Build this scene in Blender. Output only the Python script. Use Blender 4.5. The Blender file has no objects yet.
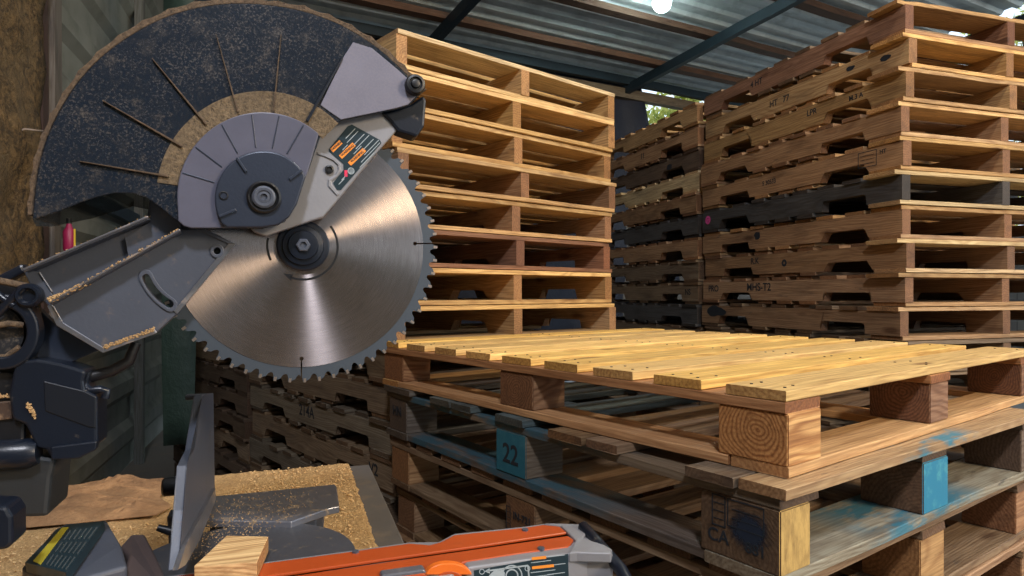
import bpy, bmesh, math, random
from mathutils import Vector, Matrix, noise
random.seed(7)
C = bpy.context.scene.collection
D = bpy.data
PI = math.pi

# ------------------------------------------------------------------ camera
F = 660.0            # focal length in pixels for a 1024 px wide frame
HY = 293.0           # image row of the horizon
CZ = 1.0875          # camera height
cam = D.cameras.new('camera'); camo = D.objects.new('camera', cam); C.objects.link(camo)
cam.sensor_width = 36; cam.lens = 36*F/1024; cam.shift_y = (HY-288)/1024
cam.clip_start = 0.02; cam.clip_end = 300
camo.location = (0, 0, CZ); camo.rotation_euler = (PI/2, 0, 0)
sc = bpy.context.scene
sc.camera = camo
# ------------------------------------------------------------------ colour management
vs = sc.view_settings
sc.display_settings.display_device = 'sRGB'
vs.view_transform = 'Standard'; vs.look = 'None'; vs.exposure = 0.30; vs.gamma = 1; vs.use_curve_mapping = False
# ------------------------------------------------------------------ sky
w = D.worlds.new('sky'); sc.world = w; w.use_nodes = True
wn = w.node_tree.nodes; wl = w.node_tree.links
bg = wn['Background']
tc = wn.new('ShaderNodeTexCoord'); sx = wn.new('ShaderNodeSeparateXYZ'); wr = wn.new('ShaderNodeValToRGB')
wl.new(tc.outputs['Generated'], sx.inputs[0]); wl.new(sx.outputs['Z'], wr.inputs[0]); wl.new(wr.outputs[0], bg.inputs[0])
wr.color_ramp.elements[0].position = 0.0; wr.color_ramp.elements[0].color = (0.80, 0.92, 1.0, 1)
wr.color_ramp.elements[1].position = 0.8; wr.color_ramp.elements[1].color = (0.50, 0.72, 1.0, 1)
bg.inputs[1].default_value = 1.35
# ------------------------------------------------------------------ daylight and shed lamps
def area(name, loc, target, size, energy, col, sizey=None, spread=None):
    l = D.lights.new(name, 'AREA'); l.energy = energy; l.color = col; l.size = size
    if sizey: l.shape = 'RECTANGLE'; l.size_y = sizey
    if spread: l.spread = spread
    o = D.objects.new(name, l); C.objects.link(o); o.location = loc
    d = Vector(target)-Vector(loc); o.rotation_euler = d.to_track_quat('-Z', 'Y').to_euler()
    return o
area('doorway_daylight', (3.9, -1.6, 2.9), (0.9, 2.2, 1.0), 1.0, 145, (1.0, 0.75, 0.47), 1.0)
area('shed_lamp_front', (0.12, -1.2, 3.4), (0.3, 2.2, 1.0), 0.32, 60, (0.90, 0.92, 1.0))
area('shed_lamp_middle', (1.4, 1.3, 3.55), (1.0, 2.4, 0.8), 0.3, 26, (1.0, 0.90, 0.74))

# ------------------------------------------------------------------ helpers
def ray(px, py): return Vector(((px-512)/F, 1.0, (HY-py)/F))
def at(px, py, y):
    r = ray(px, py); return Vector((r.x*y, y, CZ+r.z*y))
def onplane(px, py, p0, n):
    r = ray(px, py); t = (Vector(p0)-Vector((0, 0, CZ))).dot(n)/r.dot(n)
    return Vector((0, 0, CZ))+r*t
def tag(o, label=None, cat=None, group=None, kind=None):
    if label: o['label'] = label
    if cat: o['category'] = cat
    if group: o['group'] = group
    if kind: o['kind'] = kind
    return o
def empty(name, loc, rz=0):
    o = D.objects.new(name, None); C.objects.link(o); o.location = loc; o.rotation_euler = (0, 0, rz)
    o.empty_display_size = 0.1
    return o
def link(name, me, mat=None, parent=None, loc=None, rot=None, color=None):
    o = D.objects.new(name, me); C.objects.link(o)
    if mat is not None and len(me.materials) == 0: me.materials.append(mat)
    if parent: o.parent = parent
    if loc is not None: o.location = loc
    if rot is not None: o.rotation_euler = rot
    if color: o.color = (*color, 1)
    return o
def mesh(name, bm, smooth=False, autosm=None):
    bmesh.ops.recalc_face_normals(bm, faces=bm.faces)
    me = D.meshes.new(name); bm.to_mesh(me); bm.free()
    if smooth:
        for p in me.polygons: p.use_smooth = True
        if autosm:
            me.set_sharp_from_angle(angle=math.radians(autosm))
    return me
def bevel(o, wd, seg=2, ang=35):
    m = o.modifiers.new('bevel', 'BEVEL'); m.width = wd; m.segments = seg; m.limit_method = 'ANGLE'; m.angle_limit = math.radians(ang)
    return o
def box_bm(bm, x0, x1, y0, y1, z0, z1):
    vs_ = [bm.verts.new(p) for p in [(x0,y0,z0),(x1,y0,z0),(x1,y1,z0),(x0,y1,z0),(x0,y0,z1),(x1,y0,z1),(x1,y1,z1),(x0,y1,z1)]]
    for f in [(0,3,2,1),(4,5,6,7),(0,1,5,4),(1,2,6,5),(2,3,7,6),(3,0,4,7)]: bm.faces.new([vs_[i] for i in f])
def prism_bm(bm, ptsA, ptsB):
    a = [bm.verts.new(p) for p in ptsA]; b = [bm.verts.new(p) for p in ptsB]
    n = len(a)
    bm.faces.new(a); bm.faces.new(list(reversed(b)))
    for i in range(n):
        j = (i+1) % n; bm.faces.new([a[i], b[i], b[j], a[j]])
def tube_bm(bm, pts, r, n=12, cap=True):
    pts = [Vector(p) for p in pts]; rings = []
    rr = r if isinstance(r, (list, tuple)) else [r]*len(pts)
    up = None
    for i, p in enumerate(pts):
        t = (pts[min(i+1, len(pts)-1)]-pts[max(i-1, 0)]).normalized()
        if up is None:
            up = Vector((0, 0, 1)) if abs(t.z) < 0.9 else Vector((1, 0, 0))
        a = t.cross(up).normalized(); b = a.cross(t).normalized(); up = b
        rings.append([bm.verts.new(p+(a*math.cos(2*PI*k/n)+b*math.sin(2*PI*k/n))*rr[i]) for k in range(n)])
    for i in range(len(rings)-1):
        for k in range(n):
            bm.faces.new([rings[i][k], rings[i][(k+1) % n], rings[i+1][(k+1) % n], rings[i+1][k]])
    if cap: bm.faces.new(rings[0]); bm.faces.new(list(reversed(rings[-1])))
def lathe_bm(bm, prof, n=40, c=(0, 0, 0)):
    """profile [(radius, depth towards viewer)] turned about the local y axis at c"""
    rings = []
    for (r, d) in prof:
        rings.append([bm.verts.new((c[0]+r*math.cos(2*PI*k/n), c[1]-d, c[2]+r*math.sin(2*PI*k/n))) for k in range(n)])
    for i in range(len(rings)-1):
        for k in range(n): bm.faces.new([rings[i][k], rings[i][(k+1) % n], rings[i+1][(k+1) % n], rings[i+1][k]])
    bm.faces.new(rings[0]); bm.faces.new(list(reversed(rings[-1])))
def inside(p, poly):
    x, y = p; c = False; j = len(poly)-1
    for i in range(len(poly)):
        if (poly[i][1] > y) != (poly[j][1] > y) and x < (poly[j][0]-poly[i][0])*(y-poly[i][1])/(poly[j][1]-poly[i][1])+poly[i][0]: c = not c
        j = i
    return c

# ------------------------------------------------------------------ materials
class MT:
    def __init__(s, name):
        s.m = D.materials.new(name); s.m.use_nodes = True; s.nt = s.m.node_tree
        s.n = s.nt.nodes; s.l = s.nt.links; s.b = s.n['Principled BSDF']
    def new(s, t, **k):
        nd = s.n.new('ShaderNode'+t)
        for a, v in k.items(): setattr(nd, a, v)
        return nd
    def set(s, nd, i, v):
        if hasattr(v, 'is_output') and v.is_output: s.l.new(v, nd.inputs[i])
        else: nd.inputs[i].default_value = v
    def math(s, op, a, b=None, c=None, clamp=False):
        nd = s.new('Math', operation=op, use_clamp=clamp); s.set(nd, 0, a)
        if b is not None: s.set(nd, 1, b)
        if c is not None: s.set(nd, 2, c)
        return nd.outputs[0]
    def vmath(s, op, a, b=None):
        nd = s.new('VectorMath', operation=op); s.set(nd, 0, a)
        if b is not None: s.set(nd, 1, b)
        return nd.outputs['Value'] if op in ('LENGTH', 'DOT_PRODUCT') else nd.outputs[0]
    def coord(s, scale=(1, 1, 1), kind='Object'):
        t = s.new('TexCoord'); mp = s.new('Mapping'); s.l.new(t.outputs[kind], mp.inputs[0]); mp.inputs['Scale'].default_value = scale
        return mp.outputs[0]
    def noise(s, vec, scale, detail=4, rough=.55, dist=0):
        nd = s.new('TexNoise'); s.set(nd, 'Vector', vec); nd.inputs['Scale'].default_value = scale
        nd.inputs['Detail'].default_value = detail; nd.inputs['Roughness'].default_value = rough; nd.inputs['Distortion'].default_value = dist
        return nd.outputs[0]
    def ramp(s, f, stops):
        nd = s.new('ValToRGB'); s.set(nd, 0, f); e = nd.color_ramp.elements
        while len(e) < len(stops): e.new(0.5)
        for i, (p, c) in enumerate(stops):
            e[i].position = p; e[i].color = (c, c, c, 1) if not isinstance(c, tuple) else (*c, 1)
        return nd.outputs[0]
    def mix(s, f, a, b, typ='MIX'):
        nd = s.new('Mix', data_type='RGBA', blend_type=typ); s.set(nd, 0, f)
        for i, v in ((6, a), (7, b)):
            if isinstance(v, tuple) and len(v) == 3: v = (*v, 1)
            s.set(nd, i, v)
        return nd.outputs[2]
    def out(s, col=None, rough=None, metal=None, bump=None, bs=.3, bd=.002):
        if col is not None:
            if isinstance(col, tuple) and len(col) == 3: col = (*col, 1)
            s.set(s.b, 'Base Color', col)
        if rough is not None: s.set(s.b, 'Roughness', rough)
        if metal is not None: s.set(s.b, 'Metallic', metal)
        if bump is not None:
            bp = s.new('Bump'); bp.inputs['Strength'].default_value = bs; bp.inputs['Distance'].default_value = bd
            s.l.new(bump, bp.inputs['Height']); s.l.new(bp.outputs[0], s.b.inputs['Normal'])
        return s.m
def wood(name, amp=.10, ringf=900.0, ringstr=.45, center=None, dirt=.55, tint=None, stain=None, band=None):
    """solid wood, grain along the local x axis; the tone is the object's own colour"""
    t = MT(name)
    oi = t.new('ObjectInfo'); wn_ = t.new('TexWhiteNoise', noise_dimensions='1D'); t.l.new(oi.outputs['Random'], wn_.inputs['W'])
    off = t.vmath('SUBTRACT', wn_.outputs['Color'], (.5, .5, .5))
    tcx = t.new('TexCoord'); pos = tcx.outputs['Object']
    big = t.vmath('MULTIPLY', off, (7, 7, 7))
    base = t.vmath('ADD', pos, big)
    offr = t.vmath('MULTIPLY', off, (0, amp*2, amp*2))
    p = t.vmath('ADD', pos, offr)
    if center: p = t.vmath('SUBTRACT', p, (0, center[0], center[1]))
    # slow wander of the rings along the board
    sl = t.vmath('MULTIPLY', base, (2.2, 7, 7))
    nz = t.new('TexNoise'); t.l.new(sl, nz.inputs['Vector']); nz.inputs['Scale'].default_value = 1.6; nz.inputs['Detail'].default_value = 2
    wob = t.vmath('MULTIPLY', t.vmath('SUBTRACT', nz.outputs['Color'], (.5, .5, .5)), (0, .05, .05))
    p2 = t.vmath('MULTIPLY', t.vmath('ADD', p, wob), (0.0, 1, 1))
    r = t.vmath('LENGTH', p2)
    s_ = t.math('SINE', t.math('MULTIPLY', r, ringf))
    ring = t.math('MULTIPLY_ADD', s_, .5, .5)
    ring = t.math('POWER', ring, 1.6)
    fib = t.noise(t.vmath('MULTIPLY', base, (6, 190, 190)), 1.0, 5, .65)
    blot = t.noise(t.vmath('MULTIPLY', base, (3.2, 12, 12)), 1.3, 5, .6, .4)
    speck = t.noise(t.vmath('MULTIPLY', base, (10, 45, 45)), 1.0, 4, .7)
    tone = oi.outputs['Color']
    v = t.new('HueSaturation'); t.l.new(tone, v.inputs['Color'])
    t.l.new(t.math('MULTIPLY_ADD', oi.outputs['Random'], .42, .78), v.inputs['Value'])
    t.l.new(t.math('MULTIPLY_ADD', wn_.outputs['Value'], .16, .94), v.inputs['Saturation'])
    c = v.outputs[0]
    c = t.mix(t.math('MULTIPLY', ring, ringstr), c, t.mix(1.0, c, (.50, .36, .26), 'MULTIPLY'))
    sn = t.new('SeparateXYZ'); t.l.new(tcx.outputs['Normal'], sn.inputs[0]); c = t.mix(t.math('MULTIPLY', t.math('GREATER_THAN', t.math('ABSOLUTE', sn.outputs[0]), .8), 1.0), c, t.mix(1.0, c, (.66, .54, .46), 'MULTIPLY'))
    c = t.mix(t.ramp(fib, [(.36, .8), (.60, 0.0)]), c, t.mix(1.0, c, (.50, .42, .36), 'MULTIPLY'))
    c = t.mix(t.math('MULTIPLY', t.ramp(blot, [(.50, 0.0), (.72, 1.0)]), dirt), c, t.mix(1.0, c, (.30, .29, .32), 'MULTIPLY'))
    c = t.mix(t.math('MULTIPLY', t.ramp(speck, [(.64, 0.0), (.72, 1.0)]), dirt*.9), c, (.035, .033, .035))
    vo = t.new('TexVoronoi'); t.l.new(t.vmath('MULTIPLY', base, (2.6, 8, 8)), vo.inputs['Vector']); vo.inputs['Scale'].default_value = 1.0
    c = t.mix(t.math('MULTIPLY', t.ramp(vo.outputs['Distance'], [(.05, 1.0), (.13, 0.0)]), .8), c, t.mix(1.0, c, (.30, .20, .14), 'MULTIPLY'))
    if stain:
        f_ = t.ramp(t.noise(t.vmath('MULTIPLY', pos, (5, 16, 16)), 1.6, 5, .65), [(stain[1], 0.0), (stain[1]+.13, .92)])
        if band:
            sb = t.new('SeparateXYZ'); t.l.new(pos, sb.inputs[0]); d_ = t.math('ABSOLUTE', t.math('SUBTRACT', sb.outputs[0], band[0]))
            f_ = t.math('MULTIPLY', f_, t.ramp(t.math('DIVIDE', d_, band[1]), [(.55, 1.0), (1.0, 0.0)]))
        c = t.mix(f_, c, stain[0])
    return t.out(c, t.math('MULTIPLY_ADD', fib, .25, .55), 0, t.math('ADD', fib, t.math('MULTIPLY', ring, .35)), .35, .0015)
WOOD = wood('pallet_wood')
WBLOCK = wood('block_wood', .012, 1100, .75, None, .25)
WCORNER = wood('corner_block_wood', .0, 1000, .85, (-.012, .004), .12)
WCLEAN = wood('clean_board_wood', .16, 700, .30, None, .16)
WBLUE = wood('faintly_blue_wood', .10, 900, .4, None, .8, None, ((.03, .10, .14), .66))
WBAND = wood('blue_painted_board', .10, 900, .35, None, .75, None, ((.03, .17, .25), .40), (-.03, .24))
WBANDC = wood('blue_flecked_board', .10, 900, .35, None, .6, None, ((.03, .19, .28), .47), (-.02, .17))
WBANDB = wood('faded_blue_board', .10, 900, .35, None, .85, None, ((.028, .082, .112), .40), (.16, .52))
WINK = wood('inked_wood', .03, 900, .3, None, .5)

def simple(name, col, rough=.5, metal=0, spec=None):
    t = MT(name); 
    if spec is not None: t.b.inputs['Specular IOR Level'].default_value = spec
    return t.out(col, rough, metal)
def dusty(name, col, dust=(.33, .25, .16), lo=.56, hi=.70, rough=.45, metal=0.0, scale=60, amt=.7, bumpd=.0006):
    t = MT(name); v = t.coord()
    n1 = t.noise(v, scale, 6, .7); n2 = t.noise(v, scale*.12, 4, .6)
    f = t.math('MULTIPLY', t.ramp(n1, [(lo, 0.0), (hi, 1.0)]), t.ramp(n2, [(.35, 0.15), (.62, 1.0)]))
    f = t.math('MULTIPLY', f, amt)
    n3 = t.noise(v, 9, 4, .6)
    c = t.mix(n3, tuple(x*.72 for x in col), tuple(min(1, x*1.25) for x in col))
    c = t.mix(f, c, dust)
    r = t.math('MULTIPLY_ADD', f, .4, rough)
    if metal: t.set(t.b, 'Metallic', t.math('MULTIPLY_ADD', f, -metal, metal))
    return t.out(c, r, None, t.noise(v, scale*6, 3), .25, bumpd)

M = {}
M['nail'] = simple('nail_steel', (.03, .03, .035), .5, .6)
M['ink'] = simple('stencil_ink', (.012, .016, .022), .8)
M['pink'] = simple('pink_marker', (.55, .06, .25), .7)
M['cast'] = dusty('cast_grey_metal', (.070, .082, .112), (.28, .20, .13), .60, .72, .45, .12, 45, .55)
M['cast_light'] = dusty('light_cast_metal', (.29, .295, .325), (.26, .21, .17), .60, .75, .38, .30, 40, .4)
M['edge'] = dusty('machined_edge', (.26, .275, .32), (.40, .28, .16), .52, .66, .32, .8, 50, .8)
M['table'] = dusty('machined_table_metal', (.17, .18, .215), (.36, .26, .15), .54, .66, .30, .45, 60, .8)
M['dark_plastic'] = dusty('dark_blue_plastic', (.006, .010, .020), (.22, .18, .13), .62, .76, .32, 0, 70, .5)
M['hub_plastic'] = dusty('hub_plate_paint', (.030, .040, .065), (.20, .17, .14), .66, .80, .36, .25, 60, .4)
M['black'] = dusty('black_rubber', (.007, .008, .011), (.16, .13, .10), .64, .8, .42, 0, 60, .5)
M['orange'] = dusty('orange_plastic', (.44, .070, .014), (.22, .08, .03), .58, .75, .33, 0, 26, .45)
M['sawdust'] = None
def m_sawdust(name, c1, c2, c3, sc_=240):
    t = MT(name); v = t.coord()
    n1 = t.noise(v, sc_, 5, .8); n2 = t.noise(v, 8, 5, .6); n3 = t.noise(v, sc_*.35, 3, .6)
    c = t.mix(t.ramp(n1, [(.34, 0.0), (.66, 1.0)]), c1, c2)
    c = t.mix(t.math('MULTIPLY', t.ramp(n2, [(.42, 0.0), (.62, 1.0)]), .6), c, c3)
    return t.out(c, .95, 0, t.math('ADD', n1, n3), .9, .004)
M['sawdust'] = m_sawdust('sawdust', (.34, .19, .07), (.86, .58, .28), (.50, .30, .13))
M['kraft'] = m_sawdust('dusty_kraft_paper', (.30, .165, .08), (.44, .26, .13), (.13, .07, .038), 70)

# smoky guard plastic with dust
def m_guard(name, col, alpha, dustamt, dustcol=(.30, .24, .17), rough=.22):
    t = MT(name); v = t.coord()
    n1 = t.noise(v, 420, 4, .8); n2 = t.noise(v, 12, 5, .7); n3 = t.noise(v, 45, 4, .7)
    f = t.math('MULTIPLY', t.ramp(n1, [(.50, 0.0), (.68, 1.0)]), t.ramp(n2, [(.32, .1), (.62, 1.0)]))
    f = t.math('MULTIPLY', t.math('ADD', f, t.math('MULTIPLY', t.ramp(n3, [(.55, 0.0), (.75, 1.0)]), .5)), dustamt, clamp=True)
    c = t.mix(f, t.mix(n2, tuple(x*.7 for x in col), tuple(x*1.3 for x in col)), dustcol)
    t.set(t.b, 'Alpha', t.math('MAXIMUM', alpha, f))
    return t.out(c, t.math('MULTIPLY_ADD', f, .55, rough), 0)
M['guard'] = m_guard('smoky_guard_plastic', (.010, .017, .030), .90, .30)
M['guard_back'] = m_guard('smoky_guard_plastic_thin', (.030, .038, .040), .55, .25)
M['guard_reflection'] = m_guard('reflection_tinted_guard_plastic', (.21, .21, .27), .97, .50, (.09, .065, .07), .26)  # lighter lilac tone paints the bright surroundings' reflection into the guard plastic
M['guard_inner'] = m_guard('inner_guard_plastic', (.10, .105, .15), .98, .25, (.10, .08, .08), .30)
M['dustfilm'] = m_sawdust('dust_film', (.045, .038, .03), (.40, .29, .17), (.12, .09, .06), 230)
M['tooth'] = simple('carbide', (.55, .46, .40), .32, .9)

# ================================================================== SETTING
RA = math.radians(17.9)                       # the shed's left wall runs with the right hand stacks
UR = Vector((math.cos(math.radians(29)), math.sin(math.radians(29)), 0))     # along the purlins
SR = Vector((math.sin(math.radians(29)), -math.cos(math.radians(29)), 0.0755))  # up the roof, towards the viewer
E0 = at(570, 62, 7.4)
NR = UR.cross(SR).normalized()
def roofpt(u, s, d=0): return E0+UR*u+SR*s+Vector((0, 0, -d))
def roofuv(px, py):
    p = onplane(px, py, E0, NR)-E0; s = p.dot(Vector((SR.x, SR.y, 0))); return p.dot(UR), s
ur_right = roofuv(985, 18)[0]
def m_floor():
    t = MT('dusty_concrete'); v = t.coord()
    n = t.noise(v, 3, 6, .65); n2 = t.noise(v, 60, 4, .7)
    c = t.mix(n, (.10, .09, .08), (.24, .21, .175)); c = t.mix(t.ramp(n2, [(.55, 0.0), (.7, .6)]), c, (.25, .19, .12))
    return t.out(c, .85, 0, n2, .3, .003)
bm = bmesh.new(); bmesh.ops.create_grid(bm, x_segments=4, y_segments=4, size=1)
fl = link('floor', mesh('floor', bm), m_floor()); fl.scale = (14, 12, 1); fl.location = (3, 4, 0); tag(fl, kind='structure')
def m_ground():
    t = MT('yard_ground'); v = t.coord(); n = t.noise(v, 6, 6, .7)
    return t.out(t.mix(n, (.34, .30, .22), (.52, .47, .36)), .95, 0)
bm = bmesh.new(); bmesh.ops.create_grid(bm, x_segments=4, y_segments=4, size=1)
g = link('yard_ground', mesh('yard_ground', bm), m_ground()); g.scale = (60, 60, 1); g.location = (3, 4, -.02); tag(g, kind='structure')

def m_sheet(name, a, b, rough=.38, metal=.7):
    t = MT(name); v = t.coord((.6, 6, 6)); n = t.noise(v, 1.2, 5, .6); n2 = t.noise(t.coord(), 5, 5, .6)
    c = t.mix(n, a, b); c = t.mix(t.math('MULTIPLY', t.ramp(n2, [(.5, 0.0), (.7, 1.0)]), .5), c, tuple(x*.55 for x in a))
    return t.out(c, t.math('MULTIPLY_ADD', n2, .3, rough-.1), metal)
M['roof'] = m_sheet('galvanised_roof_sheet', (.46, .54, .57), (.80, .86, .88), .34, .30)
M['wallsheet'] = m_sheet('painted_wall_sheet', (.12, .13, .115), (.26, .265, .235), .6, .1)
M['steel'] = dusty('blue_painted_steel', (.022, .040, .055), (.10, .09, .08), .6, .8, .5, .3, 8, .5)
M['oldtimber'] = wood('old_beam_timber', .1, 500, .3, None, .7)

def corrugated(name, origin, du, dv, lu, lv, pitch, amp, mat, kind='structure', nrm=None, th=.0015):
    """sheet whose ribs run along du; profile repeats along dv"""
    bm = bmesh.new(); du = du.normalized(); dvn = dv.normalized(); nn = du.cross(dvn).normalized()
    prof = [(0, 0), (.45, 0), (.60, 1), (.85, 1), (1.0, 0)]
    rows = []; k = 0; v = 0.0
    while v < lv:
        for (a, b) in prof[:-1]:
            rows.append((v+a*pitch, b*amp))
        v += pitch
    segs = 12
    grid = [[bm.verts.new(origin+du*(lu*i/segs)+dvn*r[0]+nn*(r[1])) for i in range(segs+1)] for r in rows]
    for a in range(len(grid)-1):
        for i in range(segs): bm.faces.new([grid[a][i], grid[a][i+1], grid[a+1][i+1], grid[a+1][i]])
    me = D.meshes.new(name); bm.to_mesh(me); bm.free()
    o = link(name, me, mat); m = o.modifiers.new('thick', 'SOLIDIFY'); m.thickness = th
    tag(o, kind=kind); return o
# roof sheets
corrugated('ceiling', roofpt(-9.5, -.25, 0), UR, SR, 9.5+ur_right, 8.6, .17, .032, M['roof'])
def beam(name, p0, p1, wd, hd, mat, kind='structure', color=None, up=Vector((0, 0, 1))):
    p0 = Vector(p0); p1 = Vector(p1); L = (p1-p0).length; bm = bmesh.new()
    n = max(2, int(L/.35)); 
    rings = []
    for i in range(n+1):
        x = L*i/n; j = [random.uniform(-.003, .003) for _ in range(2)]
        rings.append([bm.verts.new((x, y+j[0], z+j[1])) for (y, z) in ((-wd/2, -hd/2), (wd/2, -hd/2), (wd/2, hd/2), (-wd/2, hd/2))])
    for i in range(n):
        for k in range(4): bm.faces.new([rings[i][k], rings[i][(k+1) % 4], rings[i+1][(k+1) % 4], rings[i+1][k]])
    bm.faces.new(rings[0]); bm.faces.new(list(reversed(rings[-1])))
    o = link(name, mesh(name, bm), mat, loc=p0)
    x = (p1-p0).normalized(); y = up.cross(x).normalized(); z = x.cross(y)
    o.rotation_euler = Matrix((x, y, z)).transposed().to_euler()
    if color: o.color = (*color, 1)
    if kind: tag(o, kind=kind)
    return o
def oncebeam_s(px, py): return roofuv(px, py)[1]
trim = [0]
def trimname():
    trim[0] += 1; return 'trim_%d' % trim[0]
for (px, py) in ((480, 16), (700, 24), (846, 8)):
    s = oncebeam_s(px, py)
    beam(trimname(), roofpt(-9.5, s, .09), roofpt(ur_right, s, .09), .11, .06, M['oldtimber'], color=(.15, .085, .055))
s0 = 0.02
beam(trimname(), roofpt(-9.5, s0, .10), roofpt(ur_right, s0, .10), .07, .09, M['steel'])
beam(trimname(), roofpt(-9.5, -.08, .215), roofpt(3.2, -.08, .215), .10, .11, M['oldtimber'], color=(.26, .20, .13))
for (px, py) in ((690, 39), (440, 16), (985, 18)):
    u = roofuv(px, py)[0]
    beam(trimname(), roofpt(u, -.1, .17), roofpt(u, 8.2, .17), .065, .10, M['steel'])
u = roofuv(440, 16)[0]
beam(trimname(), roofpt(u-3.2, -.3, .20), roofpt(u-3.2, 8.2, .20), .10, .16, M['steel'])
# left wall
WB = Vector((-math.sin(RA), math.cos(RA), 0))
def wl_pt(y, z, off=0):   # point on the left wall line at depth y; off = towards the room
    return Vector((-1.08-.323*y, y, z))+Vector((math.cos(RA), math.sin(RA), 0))*off
yw0, yw1 = 2.75, 5.65
o = corrugated('wall_left', wl_pt(yw0, 0), WB, Vector((0, 0, 1)), (yw1-yw0)/WB.y, 4.0, .30, .035, M['wallsheet'])
def m_rough():
    t = MT('caked_rough_render'); v = t.coord(); n1 = t.noise(v, 26, 6, .8, .6); n2 = t.noise(v, 4, 4, .6); n3 = t.noise(v, 90, 3, .6)
    c = t.mix(t.ramp(n1, [(.40, 0.0), (.60, 1.0)]), (.035, .022, .010), (.30, .185, .075)); c = t.mix(t.ramp(n2, [(.4, .0), (.65, .6)]), c, (.16, .115, .06))
    return t.out(c, .95, 0, t.math('ADD', n1, n3), 1.0, .02)
bm = bmesh.new(); nu, nv = 60, 80
p0, p1 = wl_pt(-1.5, 0, .03), wl_pt(2.53, 0, .03)
gr = [[None]*(nv+1) for _ in range(nu+1)]
for i in range(nu+1):
    for j in range(nv+1):
        p = p0.lerp(p1, i/nu); p.z = 4.2*j/nv
        p += Vector((math.cos(RA), math.sin(RA), 0))*noise.fractal(p*4.0, .8, 2.0, 4)*.03
        gr[i][j] = bm.verts.new(p)
for i in range(nu):
    for j in range(nv): bm.faces.new([gr[i][j], gr[i+1][j], gr[i+1][j+1], gr[i][j+1]])
me = mesh('wall_rough', bm, True); o = link('wall_near', me, m_rough()); m = o.modifiers.new('t', 'SOLIDIFY'); m.thickness = .12; m.offset = 0; tag(o, kind='structure')
beam(trimname(), wl_pt(2.64, 0, .05), wl_pt(2.64, 4.1, .05), .10, .08, M['oldtimber'], color=(.13, .115, .10), up=WB)
beam(trimname(), wl_pt(2.56, 0, .06), wl_pt(2.56, 4.1, .06), .05, .06, M['oldtimber'], color=(.075, .042, .034), up=WB)
beam(trimname(), wl_pt(4.2, 0, .06), wl_pt(4.2, 4.0, .06), .05, .06, M['oldtimber'], color=(.14, .15, .14), up=WB)
beam(trimname(), wl_pt(2.9, 1.55, .05), wl_pt(5.6, 1.55, .05), .04, .07, M['steel'])
bRW = Vector((-math.sin(RA), math.cos(RA), 0))
# unseen dark sheet added behind the viewer's left to keep the sky off the saw
corrugated('sky_blocker', wl_pt(-2.2, 0)+Vector((-.2, 0, 0)), Vector((1, 0, 0)), Vector((0, 0, 1)), 2.9, 4.3, .30, .03, M['wallsheet'])
# low block walls beyond the right hand stacks
def m_block():
    t = MT('dark_block_wall'); v = t.coord(); br = t.new('TexBrick'); t.l.new(v, br.inputs['Vector']); br.inputs['Scale'].default_value = 1.0
    br.inputs['Brick Width'].default_value = .4; br.inputs['Row Height'].default_value = .2; br.inputs['Mortar Size'].default_value = .008
    br.inputs['Color1'].default_value = (.10, .095, .09, 1); br.inputs['Color2'].default_value = (.14, .13, .115, 1); br.inputs['Mortar'].default_value = (.07, .065, .06, 1)
    return t.out(br.outputs[0], .9, 0, t.noise(v, 30, 4), .4, .004)
def lowwall(name, p, q, h):
    L = (q-p).length; bm = bmesh.new(); nseg = int(L/.4)
    for _ in (0,): box_bm(bm, 0, L, 0, h, -.1, .1)
    o = link(name, mesh(name, bm), m_block(), None, p); x = (q-p).normalized(); y = Vector((0, 0, 1)); o.rotation_euler = Matrix((x, y, x.cross(y))).transposed().to_euler(); tag(o, kind='structure'); return o
ra = Vector((.9, 7.75, 0)); rb = ra+UR*5.2; lowwall('wall_rear', ra, rb, 1.95); lowwall('wall_right', rb, rb-bRW*7.0, 1.85)
# rear dark tarp, hung from the rear edge of the roof
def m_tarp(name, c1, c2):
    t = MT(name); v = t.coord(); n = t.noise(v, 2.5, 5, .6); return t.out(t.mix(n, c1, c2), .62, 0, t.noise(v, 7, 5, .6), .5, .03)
def tarp(name, pts, ztop, zbot, mat, fold=.05, label=None, cat=None, freq=9, kind=None, slant=0):
    """pts: top polyline on the floor plan; hangs with vertical folds"""
    bm = bmesh.new(); L = [0]
    for a, b in zip(pts, pts[1:]): L.append(L[-1]+(b-a).length)
    n = int(L[-1]/.06); rows = 22; g_ = []
    for i in range(n+1):
        d = L[-1]*i/n; k = max(j for j in range(len(L)) if L[j] <= d+1e-6); k = min(k, len(pts)-2)
        p = pts[k].lerp(pts[k+1], (d-L[k])/(L[k+1]-L[k])); t_ = (pts[k+1]-pts[k]).normalized(); nn = Vector((t_.y, -t_.x, 0))
        col = []
        for r in range(rows+1):
            f = r/rows; zt = ztop(p) if callable(ztop) else ztop
            z = zt+(zbot-zt)*f
            q = p+nn*fold*(math.sin(d*freq+2.2*noise.noise(Vector((d, f*2, 0))))*(.3+.7*f)+.8*noise.noise(Vector((d*3, f*5, 3))))
            q = q+t_*slant*f*(i/n)**6
            col.append(bm.verts.new((q.x, q.y, z)))
        g_.append(col)
    for i in range(n):
        for r in range(rows): bm.faces.new([g_[i][r], g_[i+1][r], g_[i+1][r+1], g_[i][r+1]])
    o = link(name, mesh(name, bm, True), mat); m = o.modifiers.new('t', 'SOLIDIFY'); m.thickness = .002
    return tag(o, label, cat, kind=kind)
nt = Vector((NR.x, NR.y, NR.z))
def rearpt(px, off=0):    # plan point on the rear line seen at image column px
    a = (px-512)/F; # (E + U t).x = a (E + U t).y
    t_ = (a*E0.y-E0.x)/(UR.x-a*UR.y); p = E0+UR*t_-Vector((SR.x, SR.y, 0))*off; return Vector((p.x, p.y, 0))
zr = E0.z
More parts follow.
